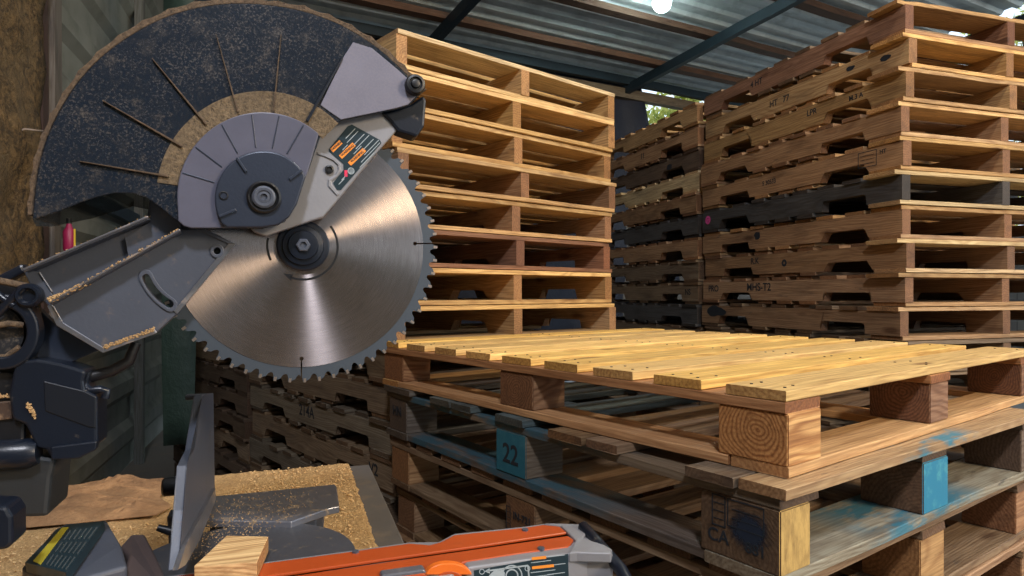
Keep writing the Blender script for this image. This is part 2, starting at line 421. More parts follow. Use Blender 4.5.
tarp('hanging_tarp', [rearpt(168, .1), rearpt(646, .1)], zr-.10, .15, m_tarp('navy_tarp', (.006, .007, .016), (.016, .016, .032)), .06,
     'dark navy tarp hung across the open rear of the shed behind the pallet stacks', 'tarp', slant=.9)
tarp('hanging_tarp', [Vector((-1.68, 3.18, 0)), Vector((-1.535, 3.20, 0))], 3.50, .35, m_tarp('green_tarp', (.012, .032, .025), (.035, .065, .05)), .03,
     'dull green sheet hanging in the far left corner below the blade', 'tarp', 60)
# hanging pink and yellow thing beside the post
hp = at(69, 238, 2.52)
e = empty('plastic_bottle', hp-Vector((0, 0, .05))); tag(e, 'small pink plastic bottle with a yellow edge hanging beside the left post', 'bottle')
bm = bmesh.new(); tube_bm(bm, [(0, 0, 0), (0, 0, .008), (0, 0, .075), (0, 0, .09), (0, 0, .105)], [.016, .020, .020, .012, .008], 14)
link('bottle_body', mesh('bottle_body', bm, True, 40), simple('pink_plastic', (.28, .012, .07), .45), e)
bm = bmesh.new(); tube_bm(bm, [(.021, 0, .0), (.021, 0, .085)], .004, 8)
link('yellow_strip', mesh('yellow_strip', bm), simple('yellow_plastic', (.6, .42, .03), .5), e)
bm = bmesh.new(); tube_bm(bm, [(0, 0, .105), (0, 0, .125)], .010, 12)
link('cap', mesh('cap', bm), M['black'], e)
# thin wire along the rough wall
bm = bmesh.new(); tube_bm(bm, [wl_pt(1.9, CZ+.60, .10), wl_pt(2.3, CZ+.565, .07), at(25, 129, 2.30), at(43, 131, 2.38)], .0035, 8)
o = link('wire', mesh('wire', bm, True), simple('pale_wire', (.28, .22, .18), .7)); tag(o, 'thin pale wire running along the rough brown wall', 'wire')

# visible shed lamp under the roof
uu, ss = roofuv(662, 4)
lp = onplane(662, 3, E0+Vector((0, 0, -.22)), NR)
e = empty('shed_lamp', lp); tag(e, 'bright round lamp glowing under the corrugated roof', 'lamp')
bm = bmesh.new(); bmesh.ops.create_uvsphere(bm, u_segments=24, v_segments=14, radius=.080)
t = MT('lamp_glow'); t.b.inputs['Emission Color'].default_value = (.80, 1.0, .95, 1); t.b.inputs['Emission Strength'].default_value = 60; t.out((.9, .9, .9), .3)
link('bulb', mesh('bulb', bm, True), t.m, e)
bm = bmesh.new(); tube_bm(bm, [(0, 0, .07), (0, 0, .11), (0, 0, .22)], [.03, .022, .018], 14)
link('socket', mesh('socket', bm, True, 40), M['black'], e)

# ================================================================== trees outside
def m_leaf(name, c1, c2):
    t = MT(name); oi = t.new('ObjectInfo'); g_ = t.new('NewGeometry')
    c = t.mix(g_.outputs['Random Per Island'], c1, c2); t.b.inputs['Transmission Weight'].default_value = .0
    t.out(c, .6, 0)
    tr = t.new('BsdfTranslucent'); t.l.new(c, tr.inputs[0]); mx = t.new('MixShader'); mx.inputs[0].default_value = .5
    t.l.new(t.b.outputs[0], mx.inputs[1]); t.l.new(tr.outputs[0], mx.inputs[2]); t.l.new(mx.outputs[0], t.n['Material Output'].inputs[0]); return t.m
LEAF = m_leaf('leaves', (.30, .34, .05), (.85, .78, .25)); BARK = simple('bark', (.10, .075, .05), .9)
def tree(loc, h, r, n, label, seed):
    rnd = random.Random(seed); e = empty('tree', loc); tag(e, label, 'tree', None)
    bm = bmesh.new(); tube_bm(bm, [(0, 0, 0), (.05, 0, h*.3), (-.05, .05, h*.6), (.05, 0, h*.85)], [.14, .11, .08, .03], 10)
    tips = []
    for k in range(12):
        a = rnd.uniform(0, 2*PI); z0 = h*rnd.uniform(.35, .75); q = Vector((math.cos(a)*r*.8, math.sin(a)*r*.8, z0+rnd.uniform(.3, 1.0)*h*.15))
        tube_bm(bm, [(0, 0, z0), q*.5+Vector((0, 0, z0*.5+.1)), q], [.045, .03, .012], 7); tips.append(q)
    link('trunk', mesh('trunk', bm, True), BARK, e)
    bm = bmesh.new()
    cl = [Vector((rnd.gauss(0, r*.42), rnd.gauss(0, r*.42), h*.68+rnd.gauss(0, h*.15))) for _ in range(34)]
    for k in range(n):
        c = rnd.choice(cl); d = Vector((rnd.gauss(0, 1), rnd.gauss(0, 1), rnd.gauss(0, .8)))*r*.17; p = c+d
        a = Vector((rnd.gauss(0, 1), rnd.gauss(0, 1), rnd.gauss(0, 1))).normalized(); b = a.cross(Vector((rnd.gauss(0, 1), rnd.gauss(0, 1), 1))).normalized(); s_ = rnd.uniform(.05, .10)
        vv = [bm.verts.new(p+a*s_*x+b*s_*y) for (x, y) in ((-1, 0), (-.2, .45), (1, 0), (-.2, -.45))]; bm.faces.new(vv)
    me = D.meshes.new('foliage'); bm.to_mesh(me); bm.free(); link('foliage', me, LEAF, e)
p = at(690, 112, 12); tree((p.x, p.y, 0), 4.9, 1.0, 5000, 'leafy tree seen through the small gap at the rear end of the roof', 3)
p = at(1035, 28, 11); tree((p.x, p.y, 0), 6.6, 1.7, 9000, 'yellow green tree outside at the top right beyond the tallest stack', 5)

# ================================================================== PALLETS
def board_mesh(L, wd, th, seed, rag=.0, wob=.0018, seg=12, chip=False):
    rnd = random.Random(seed); bm = bmesh.new(); rings = []
    n0 = rnd.uniform(0, 99)
    for i in range(seg+1):
        x = -L/2+L*i/seg
        e1 = noise.noise(Vector((x*5, n0, 0)))*rag+rnd.uniform(-1, 1)*wob*.4; e2 = noise.noise(Vector((x*5, n0+9, 0)))*rag+rnd.uniform(-1, 1)*wob*.4
        zz = noise.noise(Vector((x*1.6, n0+20, 0)))*wob*.35
        if chip and i in (0, 1, seg): e1 -= rnd.uniform(0, .012)
        xo = 0
        if i in (0, seg): xo = rnd.uniform(-.003, .003)
        k = .0012
        rings.append([bm.verts.new((x+xo+rnd.uniform(-.001, .001), y, z+zz)) for (y, z) in (
            (-wd/2+k-e1, -th/2), (wd/2-k+e2, -th/2), (wd/2+e2, -th/2+k), (wd/2+e2, th/2-k), (wd/2-k+e2, th/2), (-wd/2+k-e1, th/2), (-wd/2-e1, th/2-k), (-wd/2-e1, -th/2+k))])
    for i in range(seg):
        for k in range(8): bm.faces.new([rings[i][k], rings[i][(k+1) % 8], rings[i+1][(k+1) % 8], rings[i+1][k]])
    bm.faces.new(rings[0]); bm.faces.new(list(reversed(rings[-1])))
    return mesh('board', bm)
def stringer_mesh(seed, L=1.22, H=.089, T=.038):
    rnd = random.Random(seed); bm = bmesh.new(); h = rnd.uniform(.034, .042); r = .014
    pts = [(-L/2, 0)]
    for (a, b) in ((-L/2+.150, -L/2+.385), (L/2-.385, L/2-.150)):
        a += rnd.uniform(-.006, .006); b += rnd.uniform(-.006, .006)
        if rnd.random() < .5: pts += [(a, 0), (a, h-r), (a+r*.3, h-r*.3), (a+r, h), (b-r, h), (b-r*.3, h-r*.3), (b, h-r), (b, 0)]
        else: pts += [(a-.004, 0), (a+.012, h-.006), (a+.022, h), (b-.022, h), (b-.012, h-.006), (b+.004, 0)]
    pts += [(L/2, 0)]
    n = 14
    for i in range(n+1):
        x = L/2-L*i/n; pts.append((x+(0 if i in (0, n) else rnd.uniform(-.01, .01)), H+(0 if i in (0, n) else rnd.uniform(-.0008, .0008))))
    A = [(x, -T/2, z) for x, z in pts]; B = [(x, T/2, z) for x, z in pts]
    prism_bm(bm, A, B); bmesh.ops.triangulate(bm, faces=[f for f in bm.faces if len(f.verts) > 4])
    return mesh('stringer', bm)
SM = [stringer_mesh(i) for i in range(5)]
LEADM = [board_mesh(1.016, .138, .0148, 10+i, .002, .0015) for i in range(4)]
RAGM = [board_mesh(1.016, .134, .0148, 60+i, .012, .003, 22, True) for i in range(3)]
DECKM = [board_mesh(1.016, .09, .0144, 20+i, .002, .0018) for i in range(5)]
for m_ in SM+LEADM+RAGM+DECKM: m_.materials.append(WOOD)
def jit(c, a=.12):
    k = 1+random.uniform(-a, a); return tuple(min(1, x*k) for x in c)
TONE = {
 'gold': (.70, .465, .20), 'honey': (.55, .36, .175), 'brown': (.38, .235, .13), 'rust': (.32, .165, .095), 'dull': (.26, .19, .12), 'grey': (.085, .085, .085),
 'pale': (.80, .63, .36), 'weather': (.20, .17, .125), 'dark': (.13, .09, .06), 'new': (.85, .66, .36)}
def mixc(a, b, f): return tuple(x*(1-f)+y*f for x, y in zip(a, b))
PH = .1215
THB = .0155
def stringer_pallet(loc, rz, label, group, tone='brown', deck=None, lead=None, ragged=False, flip=False, zs=1.0, leadpush=0.0, sloppy=1.0):
    e = empty('stringer_pallet', loc, rz); tag(e, label, 'pallet', group); e.scale = (1, 1, zs)
    tn = TONE[tone]; dk = TONE[deck or tone]; ld = TONE[lead or deck or tone]
    th = .0154
    for k, x in enumerate((.019, .508, .997)):
        o = link('stringer', random.choice(SM), None, e, (x+random.uniform(-.003, .003)*sloppy+(random.uniform(-.02, .02) if k == 1 else 0), .61+random.uniform(-.004, .004), th), (0, 0, PI/2), jit(tn, .10))
        if k == 0: e['_s'] = 1; first = o
        if random.random() < .5: o.rotation_euler = (0, 0, -PI/2)
    del e['_s']
    ys = [.069, .235, .375, .508+.06, .735, .875, 1.02]
    ys = [.069, .225, .36, .50, .64, .78, .92, 1.151]
    for k, y in enumerate(ys):
        ends = k in (0, len(ys)-1)
        me = random.choice(RAGM if (ragged and k == 0) else LEADM) if ends else random.choice(DECKM)
        col = jit(ld if k == 0 else dk, .12)
        px_ = .508+random.uniform(-.011, .011)*sloppy-(leadpush if k == 0 else 0)
        link('deck_board', me, None, e, (px_, y+(random.uniform(-.008, .008)*sloppy if not ends else -.003*sloppy*random.random()), th+.089+.0080), (0, 0, random.uniform(-.010, .010)*sloppy), col)
    for k, y in enumerate((.069, .47, .61, .75, 1.151)):
        ends = k in (0, 4); me = random.choice(LEADM if ends else DECKM)
        link('bottom_board', me, None, e, (.508+random.uniform(-.008, .008)*sloppy, y+(random.uniform(-.01, .01)*sloppy if not ends else 0), .0081), (0, 0, random.uniform(-.008, .008)*sloppy), jit(mixc(ld, tn, .5) if k == 0 else dk, .12))
    return e, first
def seat(corner, ang, k, n): pass
def text_mesh(txt, size, mat, name='stencil'):
    cu = D.curves.new(name, 'FONT'); cu.body = txt; cu.size = size; cu.extrude = .0004; cu.align_x = 'CENTER'; cu.align_y = 'CENTER'; cu.offset = size*.012
    o = D.objects.new(name, cu); C.objects.link(o); dg = bpy.context.evaluated_depsgraph_get(); me = D.meshes.new_from_object(o.evaluated_get(dg))
    D.objects.remove(o); D.curves.remove(cu); me.materials.clear(); me.materials.append(mat); return me
def stencil_on_stringer(st, y_from_near, z, txt, size, mat=None, name='stencil'):
    """put lettering on the outer long side (pallet local x = 0) of the first stringer; text reads left to right seen from outside"""
    me = text_mesh(txt, size, mat or M['ink'], name)
    return on_stringer(st, y_from_near, z, me, name)
def on_stringer(st, y, z, me, name):
    o = D.objects.new(name, me); C.objects.link(o); o.parent = st
    flip = abs(st.rotation_euler.z-PI/2) < .1
    # pallet local y -> stringer local x
    lx = (y-.61) if flip else (.61-y)
    if flip: o.location = (lx, .0196, z); o.rotation_euler = (PI/2, 0, PI)
    else: o.location = (lx, -.0196, z); o.rotation_euler = (PI/2, 0, 0)
    return o
def blot_mesh(r, seed, mat, sy=.6, n=26):
    rnd = random.Random(seed); bm = bmesh.new()
    pts = [(r*(1+.35*noise.noise(Vector((math.cos(a)*1.5, math.sin(a)*1.5, seed))))*math.cos(a), r*sy*(1+.35*noise.noise(Vector((math.cos(a)*1.5, math.sin(a)*1.5, seed+5))))*math.sin(a)) for a in [2*PI*k/n for k in range(n)]]
    prism_bm(bm, [(x, y, 0) for x, y in pts], [(x, y, .0005) for x, y in pts]); me = mesh('ink_blot', bm); me.materials.append(mat); return me
def ring_mesh(r0, r1, mat, n=24, name='mark'):
    bm = bmesh.new(); a = [[bm.verts.new((r*math.cos(2*PI*k/n), r*math.sin(2*PI*k/n), z)) for k in range(n)] for (r, z) in ((r0, 0), (r1, 0), (r1, .0005), (r0, .0005))]
    for i in range(4):
        for k in range(n): bm.faces.new([a[i][k], a[i][(k+1) % n], a[(i+1) % 4][(k+1) % n], a[(i+1) % 4][k]])
    me = mesh(name, bm); me.materials.append(mat); return me
def frame_mesh(wd, h, t_, mat, bars=2, name='stamp'):
    bm = bmesh.new()
    for (x0, x1, y0, y1) in [(-wd/2, wd/2, h/2-t_, h/2), (-wd/2, wd/2, -h/2, -h/2+t_), (-wd/2, -wd/2+t_, -h/2, h/2), (wd/2-t_, wd/2, -h/2, h/2)]+[(-wd*.38, wd*.38, -h/2+h*(k+1)/(bars+1)-t_*.7, -h/2+h*(k+1)/(bars+1)) for k in range(bars)]:
        box_bm(bm, x0, x1, y0, y1, 0, .0005)
    me = mesh(name, bm); me.materials.append(mat); return me

ORD = ['topmost', 'second from the top', 'third from the top', 'fourth from the top', 'fifth from the top', 'sixth from the top', 'seventh from the top', 'eighth from the top', 'ninth from the top', 'tenth from the top']
# ---- right stack R
RC = at(904, 293, 2.34); aR = Vector((math.cos(RA), math.sin(RA), 0)); bR = Vector((-math.sin(RA), math.cos(RA), 0))
dx = [.012, .020, -.004, -.014, -.010, -.014, .004, .002, .004, -.004]
cfgR = [('rust', 'dull', 'honey', True), ('honey', 'honey', 'gold', False), ('honey', 'honey', 'honey', True), ('brown', 'brown', 'gold', False), ('brown', 'honey', 'gold', False),
        ('grey', 'grey', 'new', False), ('brown', 'honey', 'honey', True), ('brown', 'brown', 'new', False), ('brown', 'brown', 'honey', False), ('brown', 'dull', 'honey', False)]
descR = ['rust brown pallet with a split lead board, topmost of the tall right stack', 'honey pallet with smooth overhanging lead board, second in the tall right stack',
  'knotty pallet with a frayed lead board, third in the tall right stack', 'rough brown pallet, fourth from the top of the tall right stack',
  'brown pallet with a square ink stamp near its corner in the tall right stack', 'blackened grey pallet with a pink mark under a pale new board in the right stack',
  'brown pallet just below the blackened grey one in the tall right stack', 'brown pallet under a thick bright new lead board in the right stack',
  'brown pallet stencilled MHS-T2 near the bottom of the right stack', 'brown pallet with a dark blot at its left end, just above the front pile\'s deck']
zb = CZ-.1705           # underside of the tenth pallet
Rst = []
for k in range(10):
    c = cfgR[k]; off = bR*random.uniform(-.01, .01)
    e, st = stringer_pallet(Vector((RC.x, RC.y, 0))+aR*dx[k]+off+Vector((0, 0, zb+PH*(9-k))), RA+random.uniform(-.006, .006), descR[k], 'pallets of the tall right stack', c[0], c[1], c[2], c[3], leadpush=(.03 if k in (0, 1, 2, 5, 7, 8) else .012), sloppy=1.0)
    Rst.append(st)
def lower(n, zt, corner, ang, a_, b_, label, group, tones, bo=0.0):
    h = zt/n; out = []
    for k in range(n):
        z = zt-h*(k+1)
        e, st = stringer_pallet(Vector((corner.x, corner.y, 0))+a_*random.uniform(-.012, .012)+b_*(bo+random.uniform(-.012, .012))+Vector((0, 0, z)), ang+random.uniform(-.008, .008), label, group, random.choice(tones), zs=h/PH*.999)
        out.append((e, st))
    return out
lo = lower(8, zb, RC, RA, aR, bR, 'brown pallet low in the tall right stack, hidden behind the front pile', 'hidden lower pallets of the right stack', ['brown', 'dull', 'honey'])
lo[0][0]['label'] = 'pale brown pallet just under the front pile\'s deck line in the right stack'; lo[0][0]['group'] = 'pallets of the tall right stack'
# ---- stack Q behind R
QC = RC+bR*1.275
cfgQ = ['honey', 'brown', 'dark', 'pale', 'brown', 'grey', 'brown', 'dull', 'dull', 'grey']
dQ = ['tan', 'reddish brown', 'dark stained', 'pale cream', 'light brown', 'charcoal grey', 'grey brown', 'dull grey', 'weathered', 'smoky brown']
Qst = []
for k in range(10):
    e, st = stringer_pallet(Vector((QC.x, QC.y, 0))+aR*random.uniform(-.012, .012)+Vector((0, 0, zb+PH*(9-k)-.012)), RA+random.uniform(-.006, .006),
        '%s pallet, %s in the stack behind the tall right stack' % (dQ[k], ORD[k] if k < 9 else 'lowest visible'), 'pallets of the rear right stack', cfgQ[k], None, None, k in (0, 3), zs=.997)
    Qst.append(st)
lower(8, zb-.012, QC, RA, aR, bR, 'pallet low in the rear right stack, hidden behind the front pile', 'hidden lower pallets of the rear right stack', ['brown', 'dull'])
# ---- left stack L
LA = math.radians(40.8); aL = Vector((math.cos(LA), math.sin(LA), 0)); bL = Vector((-math.sin(LA), math.cos(LA), 0))
LC = Vector((-.362, 2.005, 0))
zl = CZ-.040
dL = [.014, .0, -.002, .01, -.01, -.004, -.006, -.002]
cfgL = [('gold', 'gold', 'pale'), ('gold', 'gold', 'gold'), ('honey', 'gold', 'gold'), ('brown', 'gold', 'gold'), ('brown', 'gold', 'gold'), ('rust', 'dark', 'rust'), ('honey', 'gold', 'gold'), ('honey', 'gold', 'gold')]
descL = ['pale gold upturned looking pallet, topmost of the left stack beside the blade', 'gold pallet with yellow boards, second from the top of the left stack', 'honey pallet, third from the top of the left stack',
  'brown pallet with a bright lead board, fourth from the top of the left stack', 'brown stringer pallet with a bright lead board, fifth from the top of the left stack',
  'dark rust brown pallet in the middle of the left stack level with the blade hub', 'light honey pallet just below the dark rust one in the left stack', 'honey pallet with blue things showing through, in the left stack above the front pile']
for k in range(8):
    c = cfgL[k]
    e, st = stringer_pallet(LC+aL*dL[k]+bL*random.uniform(-.008, .008)+Vector((0, 0, zl+PH*(6-k))), LA+random.uniform(-.006, .006), descL[k], 'pallets of the left stack', c[0], c[1], c[2], False)
zl8 = zl-PH
lowL = lower(8, zl8, LC, LA, aL, bL, '', 'lower pallets of the left stack', ['dull', 'weather', 'dull'], bo=.0)
for k, (e, st) in enumerate(lowL):
    if k < 6: e['label'] = ['dull pallet right beside the front pile\'s top level, under the left stack', 'tan pallet just below the blade teeth in the left stack', 'dull brown pallet stencilled 214A below the blade', 'grey weathered pallet below the 214A one', 'worn grey pallet in the left stack just above the bench end', 'shadowed pallet low in the left stack behind the bench'][k]
    else: e['label'] = 'pallet at the hidden foot of the left stack'; e['group'] = 'hidden foot of the left stack'
LQ = LC+bL*1.27
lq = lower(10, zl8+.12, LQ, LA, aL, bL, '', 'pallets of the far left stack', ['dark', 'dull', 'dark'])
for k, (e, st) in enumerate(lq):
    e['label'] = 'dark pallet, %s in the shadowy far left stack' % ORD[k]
# lettering
stencil_on_stringer(Rst[8], 1.22-.44, .060, 'MHS-T2', .050)
stencil_on_stringer(Rst[8], 1.22-.09, .055, 'PRO', .045)
stencil_on_stringer(Rst[7], 1.22-.40, .062, 'R.K', .040)
on_stringer(Rst[7], .62, .045, ring_mesh(.006, .016, M['ink']), 'mark')
on_stringer(Rst[9], 1.22-.12, .060, blot_mesh(.075, 4, M['ink'], .38), 'ink_blot')
on_stringer(Rst[4], .155, .050, frame_mesh(.085, .060, .0025, M['ink'], 3), 'stamp')
stencil_on_stringer(Rst[4], .085, .065, 'HT', .022)
stencil_on_stringer(Rst[4], .70, .050, 'S 30533', .028)
on_stringer(Rst[5], 1.17, .050, ring_mesh(.010, .022, M['pink'], name='pink_mark'), 'pink_mark')
on_stringer(Rst[5], 1.17, .050, blot_mesh(.008, 2, M['pink'], 1), 'pink_mark')
on_stringer(Rst[6], .78, .060, blot_mesh(.022, 6, M['ink'], .9), 'ink_blot')
stencil_on_stringer(Rst[1], .66, .045, 'HT   77', .040)
on_stringer(Rst[1], .10, .050, blot_mesh(.022, 9, M['ink'], .5), 'ink_blot')
on_stringer(Rst[1], .26, .064, blot_mesh(.020, 11, M['ink'], .5), 'ink_blot')
stencil_on_stringer(Rst[0], .80, .050, '4 HT', .040)
stencil_on_stringer(Rst[2], .45, .060, 'LPR', .035)
stencil_on_stringer(Rst[2], .22, .060, 'M.3 A', .028)
stencil_on_stringer(Qst[1], .60, .050, '11', .05)
stencil_on_stringer(Qst[8], .10, .050, 'NS', .045)
on_stringer(Qst[2], .30, .050, blot_mesh(.03, 13, M['ink'], .6), 'ink_blot')
stencil_on_stringer(lowL[2][1], .63, .050, '214A', .062)
stencil_on_stringer(lowL[3][1], .12, .050, 'V2', .055)

# ---- front pile of block pallets
def block_mesh(lx, ly, lz, seed, mat, facemat=None):
    rnd = random.Random(seed); bm = bmesh.new(); box_bm(bm, -lx/2, lx/2, -ly/2, ly/2, -lz/2, lz/2)
    bmesh.ops.bevel(bm, geom=bm.edges[:], offset=.0018, segments=2, affect='EDGES')
    me = mesh('block', bm); me.materials.append(mat)
    if facemat:
        me.materials.append(facemat[1])
        for p in me.polygons:
            if p.normal.dot(Vector(facemat[0])) > .5: p.material_index = 1
    return me
def block_pallet(loc, ang, label, LA_, LB_, tb, hb, blocks_a, blocks_b, bsz, decks, tones, mats, group=None, baseb=.10, nails=False, thb=None):
    e = empty('block_pallet', loc, ang); tag(e, label, 'pallet', group)
    td, tst, tbl, tbase = tones; md, mb = mats; thb = thb or tb
    z0 = thb; z1 = z0+hb; z2 = z1+tb; blocks = {}
    # base boards: two along a (front and rear), three along b between them
    for y in (baseb/2, LB_-baseb/2):
        link('base_board', board_mesh(LA_, baseb, thb-.001, int(y*1000)+int(loc.z*1000), .003, .001, 14), md, e, (LA_/2, y, thb/2), (0, 0, 0), jit(tbase, .06))
    for x in blocks_a:
        link('base_board', board_mesh(LB_-2*baseb-.004, .095, thb-.0015, int(x*900)+int(loc.z*1000), .002, .001, 14), md, e, (x+bsz[0]/2, LB_/2, thb/2), (0, 0, PI/2), jit(mixc(tbase, tst, .7), .08))
    for i, x in enumerate(blocks_a):
        for j, y in enumerate(blocks_b):
            bl = block_mesh(bsz[0]*random.uniform(.94, 1), bsz[1]*random.uniform(.95, 1.0), hb, i*3+j, mb)
            o = link('block', bl, None, e, (x+bsz[0]/2, y+bsz[1]/2, z0+hb/2), (0, 0, 0), jit(tbl, .10)); blocks[(i, j)] = o
    for x in blocks_a:
        link('stringer_board', board_mesh(LB_, .096, tb-.0008, int(x*700)+5+int(loc.z*1000), .002, .0006, 14), md, e, (x+bsz[0]/2-.001, LB_/2, z1+tb/2), (0, 0, PI/2), jit(tst, .06))
    for k, d in enumerate(decks):
        y0, y1 = d[0], d[1]; col = d[2] if len(d) > 2 else td; xo = d[3] if len(d) > 3 else 0
        o = link('deck_board', board_mesh(LA_, y1-y0, tb-.0012, 300+k+int(loc.z*1000), .0015, .0006, 16), md, e, (LA_/2+xo, (y0+y1)/2, z2+tb/2), (0, 0, random.uniform(-.002, .002)), jit(col, .07))
        if nails:
            for x in (.025, .06, blocks_a[1]+.03, blocks_a[1]+.07, LA_-.05):
                for yy in (-.25, .22):
                    bm = bmesh.new(); tube_bm(bm, [(0, 0, -.001), (0, 0, .0006)], .0024, 8)
                    link('nail', mesh('nail', bm), M['nail'], o, (x-LA_/2+random.uniform(-.008, .008), (y1-y0)*yy+random.uniform(-.008, .008), tb/2))
    return e, blocks
# topmost, fresh yellow
PA = math.radians(37.8)
tp = .0165; hp_ = .075
zt1 = CZ-.137
h1 = 3*tp+hp_
P1, B1 = block_pallet(Vector((.387, .925, zt1-h1)), PA, 'fresh yellow block pallet with nine wide deck boards, topmost of the front pile', 1.13, 1.236, tp, hp_, (0, .50, 1.035), (0.0, .562, 1.122), (.092, .114),
    [(k*.1421+.002, k*.1421+.099) for k in range(9)], ((.92, .62, .22), (.46, .23, .10), (.42, .23, .11), (.70, .42, .17)), (WCLEAN, WBLOCK), nails=True, baseb=.092)
o = B1[(0, 0)]; o.data = block_mesh(.092, .114, hp_, 1, WCORNER); o.color = (.72, .42, .16, 1)
for k in ((1, 0), (2, 0)): B1[k].color = (.30, .16, .085, 1)
# second, weathered with blue paint
z1b = zt1-h1
PB = math.radians(35.7)
tq = .0165; hq = .090; h2 = 2*tq+hq+.018
BLUE = (.02, .22, .34)
P2, B2 = block_pallet(Vector((.362, .89, z1b-h2)), PB, 'weathered grey block pallet with blue painted blocks, second in the front pile', 1.0, 1.235, tq, hq, (0, .43, .895), (0.0, .572, 1.115), (.10, .108),
    [(-.012, .062, (.22, .14, .085), -.006), (.066, .150, (.20, .15, .10), -.012), (.30, .378, (.26, .17, .10), -.012), (.384, .480, (.30, .19, .10), -.014), (.575, .675, (.08, .12, .13), -.008), (.775, .86, (.11, .14, .14), -.006), (.87, .965, (.13, .15, .14), -.01), (1.075, 1.235, (.19, .17, .14), -.012)],
    ((.25, .17, .10), (.19, .15, .11), (.24, .15, .09), (.17, .155, .13)), (WBLUE, WOOD), baseb=.125, thb=.018)
PAINT = MT('blue_paint'); v_ = PAINT.coord(); n_ = PAINT.noise(v_, 26, 5, .7)
PAINT.out(PAINT.mix(PAINT.ramp(n_, [(.50, 0.0), (.66, 1.0)]), (.02, .21, .36), (.07, .33, .42)), .6, 0, n_, .3, .001)
DPAINT = MT('faded_blue_paint'); v_ = DPAINT.coord(); n_ = DPAINT.noise(v_, 30, 5, .7)
DPAINT.out(DPAINT.mix(DPAINT.ramp(n_, [(.48, 0.0), (.66, 1.0)]), (.015, .115, .16), (.035, .15, .19)), .7, 0, n_, .3, .001)
YEL = MT('yellowed_wood_face'); v_ = YEL.coord((2.2, 1, .7)); n_ = YEL.noise(v_, 38, 6, .7, .2)
YEL.out(YEL.mix(YEL.ramp(n_, [(.30, 0.0), (.60, 1.0)]), (.26, .16, .05), (.56, .37, .12)), .65, 0, n_, .3, .001)
for ch in P2.children:
    if ch.name.startswith('base_board') and abs(ch.location.y-.0625) < .01: ch.data.materials[0] = WBAND; ch.color = (.36, .34, .26, 1)
    if ch.name.startswith('deck_board') and ch.location.y < .05: ch.data.materials[0] = WBANDC; ch.color = (.40, .27, .14, 1)
    if ch.name.startswith('base_board') and ch.location.x < .08 and ch.location.y > .3: ch.data.materials[0] = WBANDB; ch.color = (.17, .135, .11, 1)
    if ch.name.startswith('stringer_board') and ch.location.x < .08: ch.data.materials[0] = WBANDB; ch.color = (.20, .15, .10, 1)
o = B2[(0, 0)]; o.location.x = .037; o.location.y = .066; o.data = block_mesh(.074, .132, hq, 11, WOOD, ((0, -1, 0), YEL.m)); o.color = (.20, .15, .10, 1)
o = B2[(1, 0)]; o.data = block_mesh(.10, .108, hq, 12, WOOD, ((0, -1, 0), PAINT.m)); o.color = (.25, .17, .11, 1)
o = B2[(2, 0)]; o.color = (.20, .15, .11, 1)
o = B2[(0, 1)]; o.data = block_mesh(.10, .108, hq, 13, WOOD, ((-1, 0, 0), DPAINT.m)); o.color = (.22, .17, .12, 1); o['label'] = 'blue painted block numbered 22'
B2[(0, 2)].color = (.22, .19, .16, 1)
def on_block(bl, lx, y, z, me, name):
    """outer -x face of a block"""
    o = D.objects.new(name, me); C.objects.link(o); o.parent = bl; o.location = (-lx/2-.0006, y, z); o.rotation_euler = (PI/2, 0, -PI/2); return o
on_block(B2[(0, 1)], .10, .0, -.004, text_mesh('22', .058, M['ink']), 'stencil')
def text2(txt, size): return text_mesh(txt, size, M['ink'])
on_block(B2[(0, 0)], .074, .034, -.018, text2('CA', .027), 'stencil')
on_block(B2[(0, 0)], .074, -.028, -.020, text2('881', .022), 'stencil')
on_block(B2[(0, 0)], .074, .033, .020, frame_mesh(.024, .046, .0018, M['ink'], 3), 'stamp')
on_block(B2[(0, 0)], .074, -.012, .022, frame_mesh(.060, .040, .0016, M['ink'], 2), 'stamp')
def m_smudge():
    t = MT('ink_smudge'); v = t.coord(); r = t.vmath('LENGTH', t.vmath('MULTIPLY', v, (1, 1.25, 1)))
    n = t.noise(v, 55, 5, .8); f = t.math('ADD', t.math('MULTIPLY', r, 17.5), t.math('MULTIPLY', n, .75))
    a = t.ramp(f, [(.72, .97), (1.0, 0.0)]); t.l.new(a, t.b.inputs['Alpha']); return t.out((.008, .016, .034), .75)
bm = bmesh.new(); bmesh.ops.create_grid(bm, x_segments=2, y_segments=2, size=.048)
sm = mesh('ink_smudge', bm); sm.materials.append(m_smudge()); on_block(B2[(0, 0)], .074, -.018, .004, sm, 'ink_smudge')
stm = on_block(B2[(0, 2)], .10, .0, .01, text2('HN', .036), 'stencil')
# third, pale
z2b = z1b-h2; h3 = .14
std = [(0, .12), (.16, .25), (.30, .39), (.44, .53), (.565, .665), (.70, .79), (.84, .93), (.98, 1.06), (1.10, 1.22)]
P3, B3 = block_pallet(Vector((.372, .905, z2b-h3)), math.radians(36.2), 'pale block pallet stencilled IN-721, third in the front pile', 1.0, 1.22, .0165, h3-3*.0165, (0, .43, .895), (0.0, .552, 1.11), (.10, .105), std,
    ((.27, .18, .105), (.26, .18, .11), (.42, .26, .14), (.34, .23, .13)), (WOOD, WOOD), baseb=.11)
on_block(B3[(0, 1)], .10, -.010, .006, text2('IN-721', .022), 'stencil')
on_block(B3[(0, 1)], .10, -.018, -.020, text2('HT', .022), 'stencil')
on_block(B3[(0, 1)], .10, .038, -.008, frame_mesh(.016, .060, .0018, M['ink'], 4), 'stamp')
B3[(1, 0)].color = (.66, .42, .21, 1); B3[(2, 0)].color = (.42, .24, .13, 1)
zz = z2b-h3; k = 0
n4 = 4; h4 = zz/n4
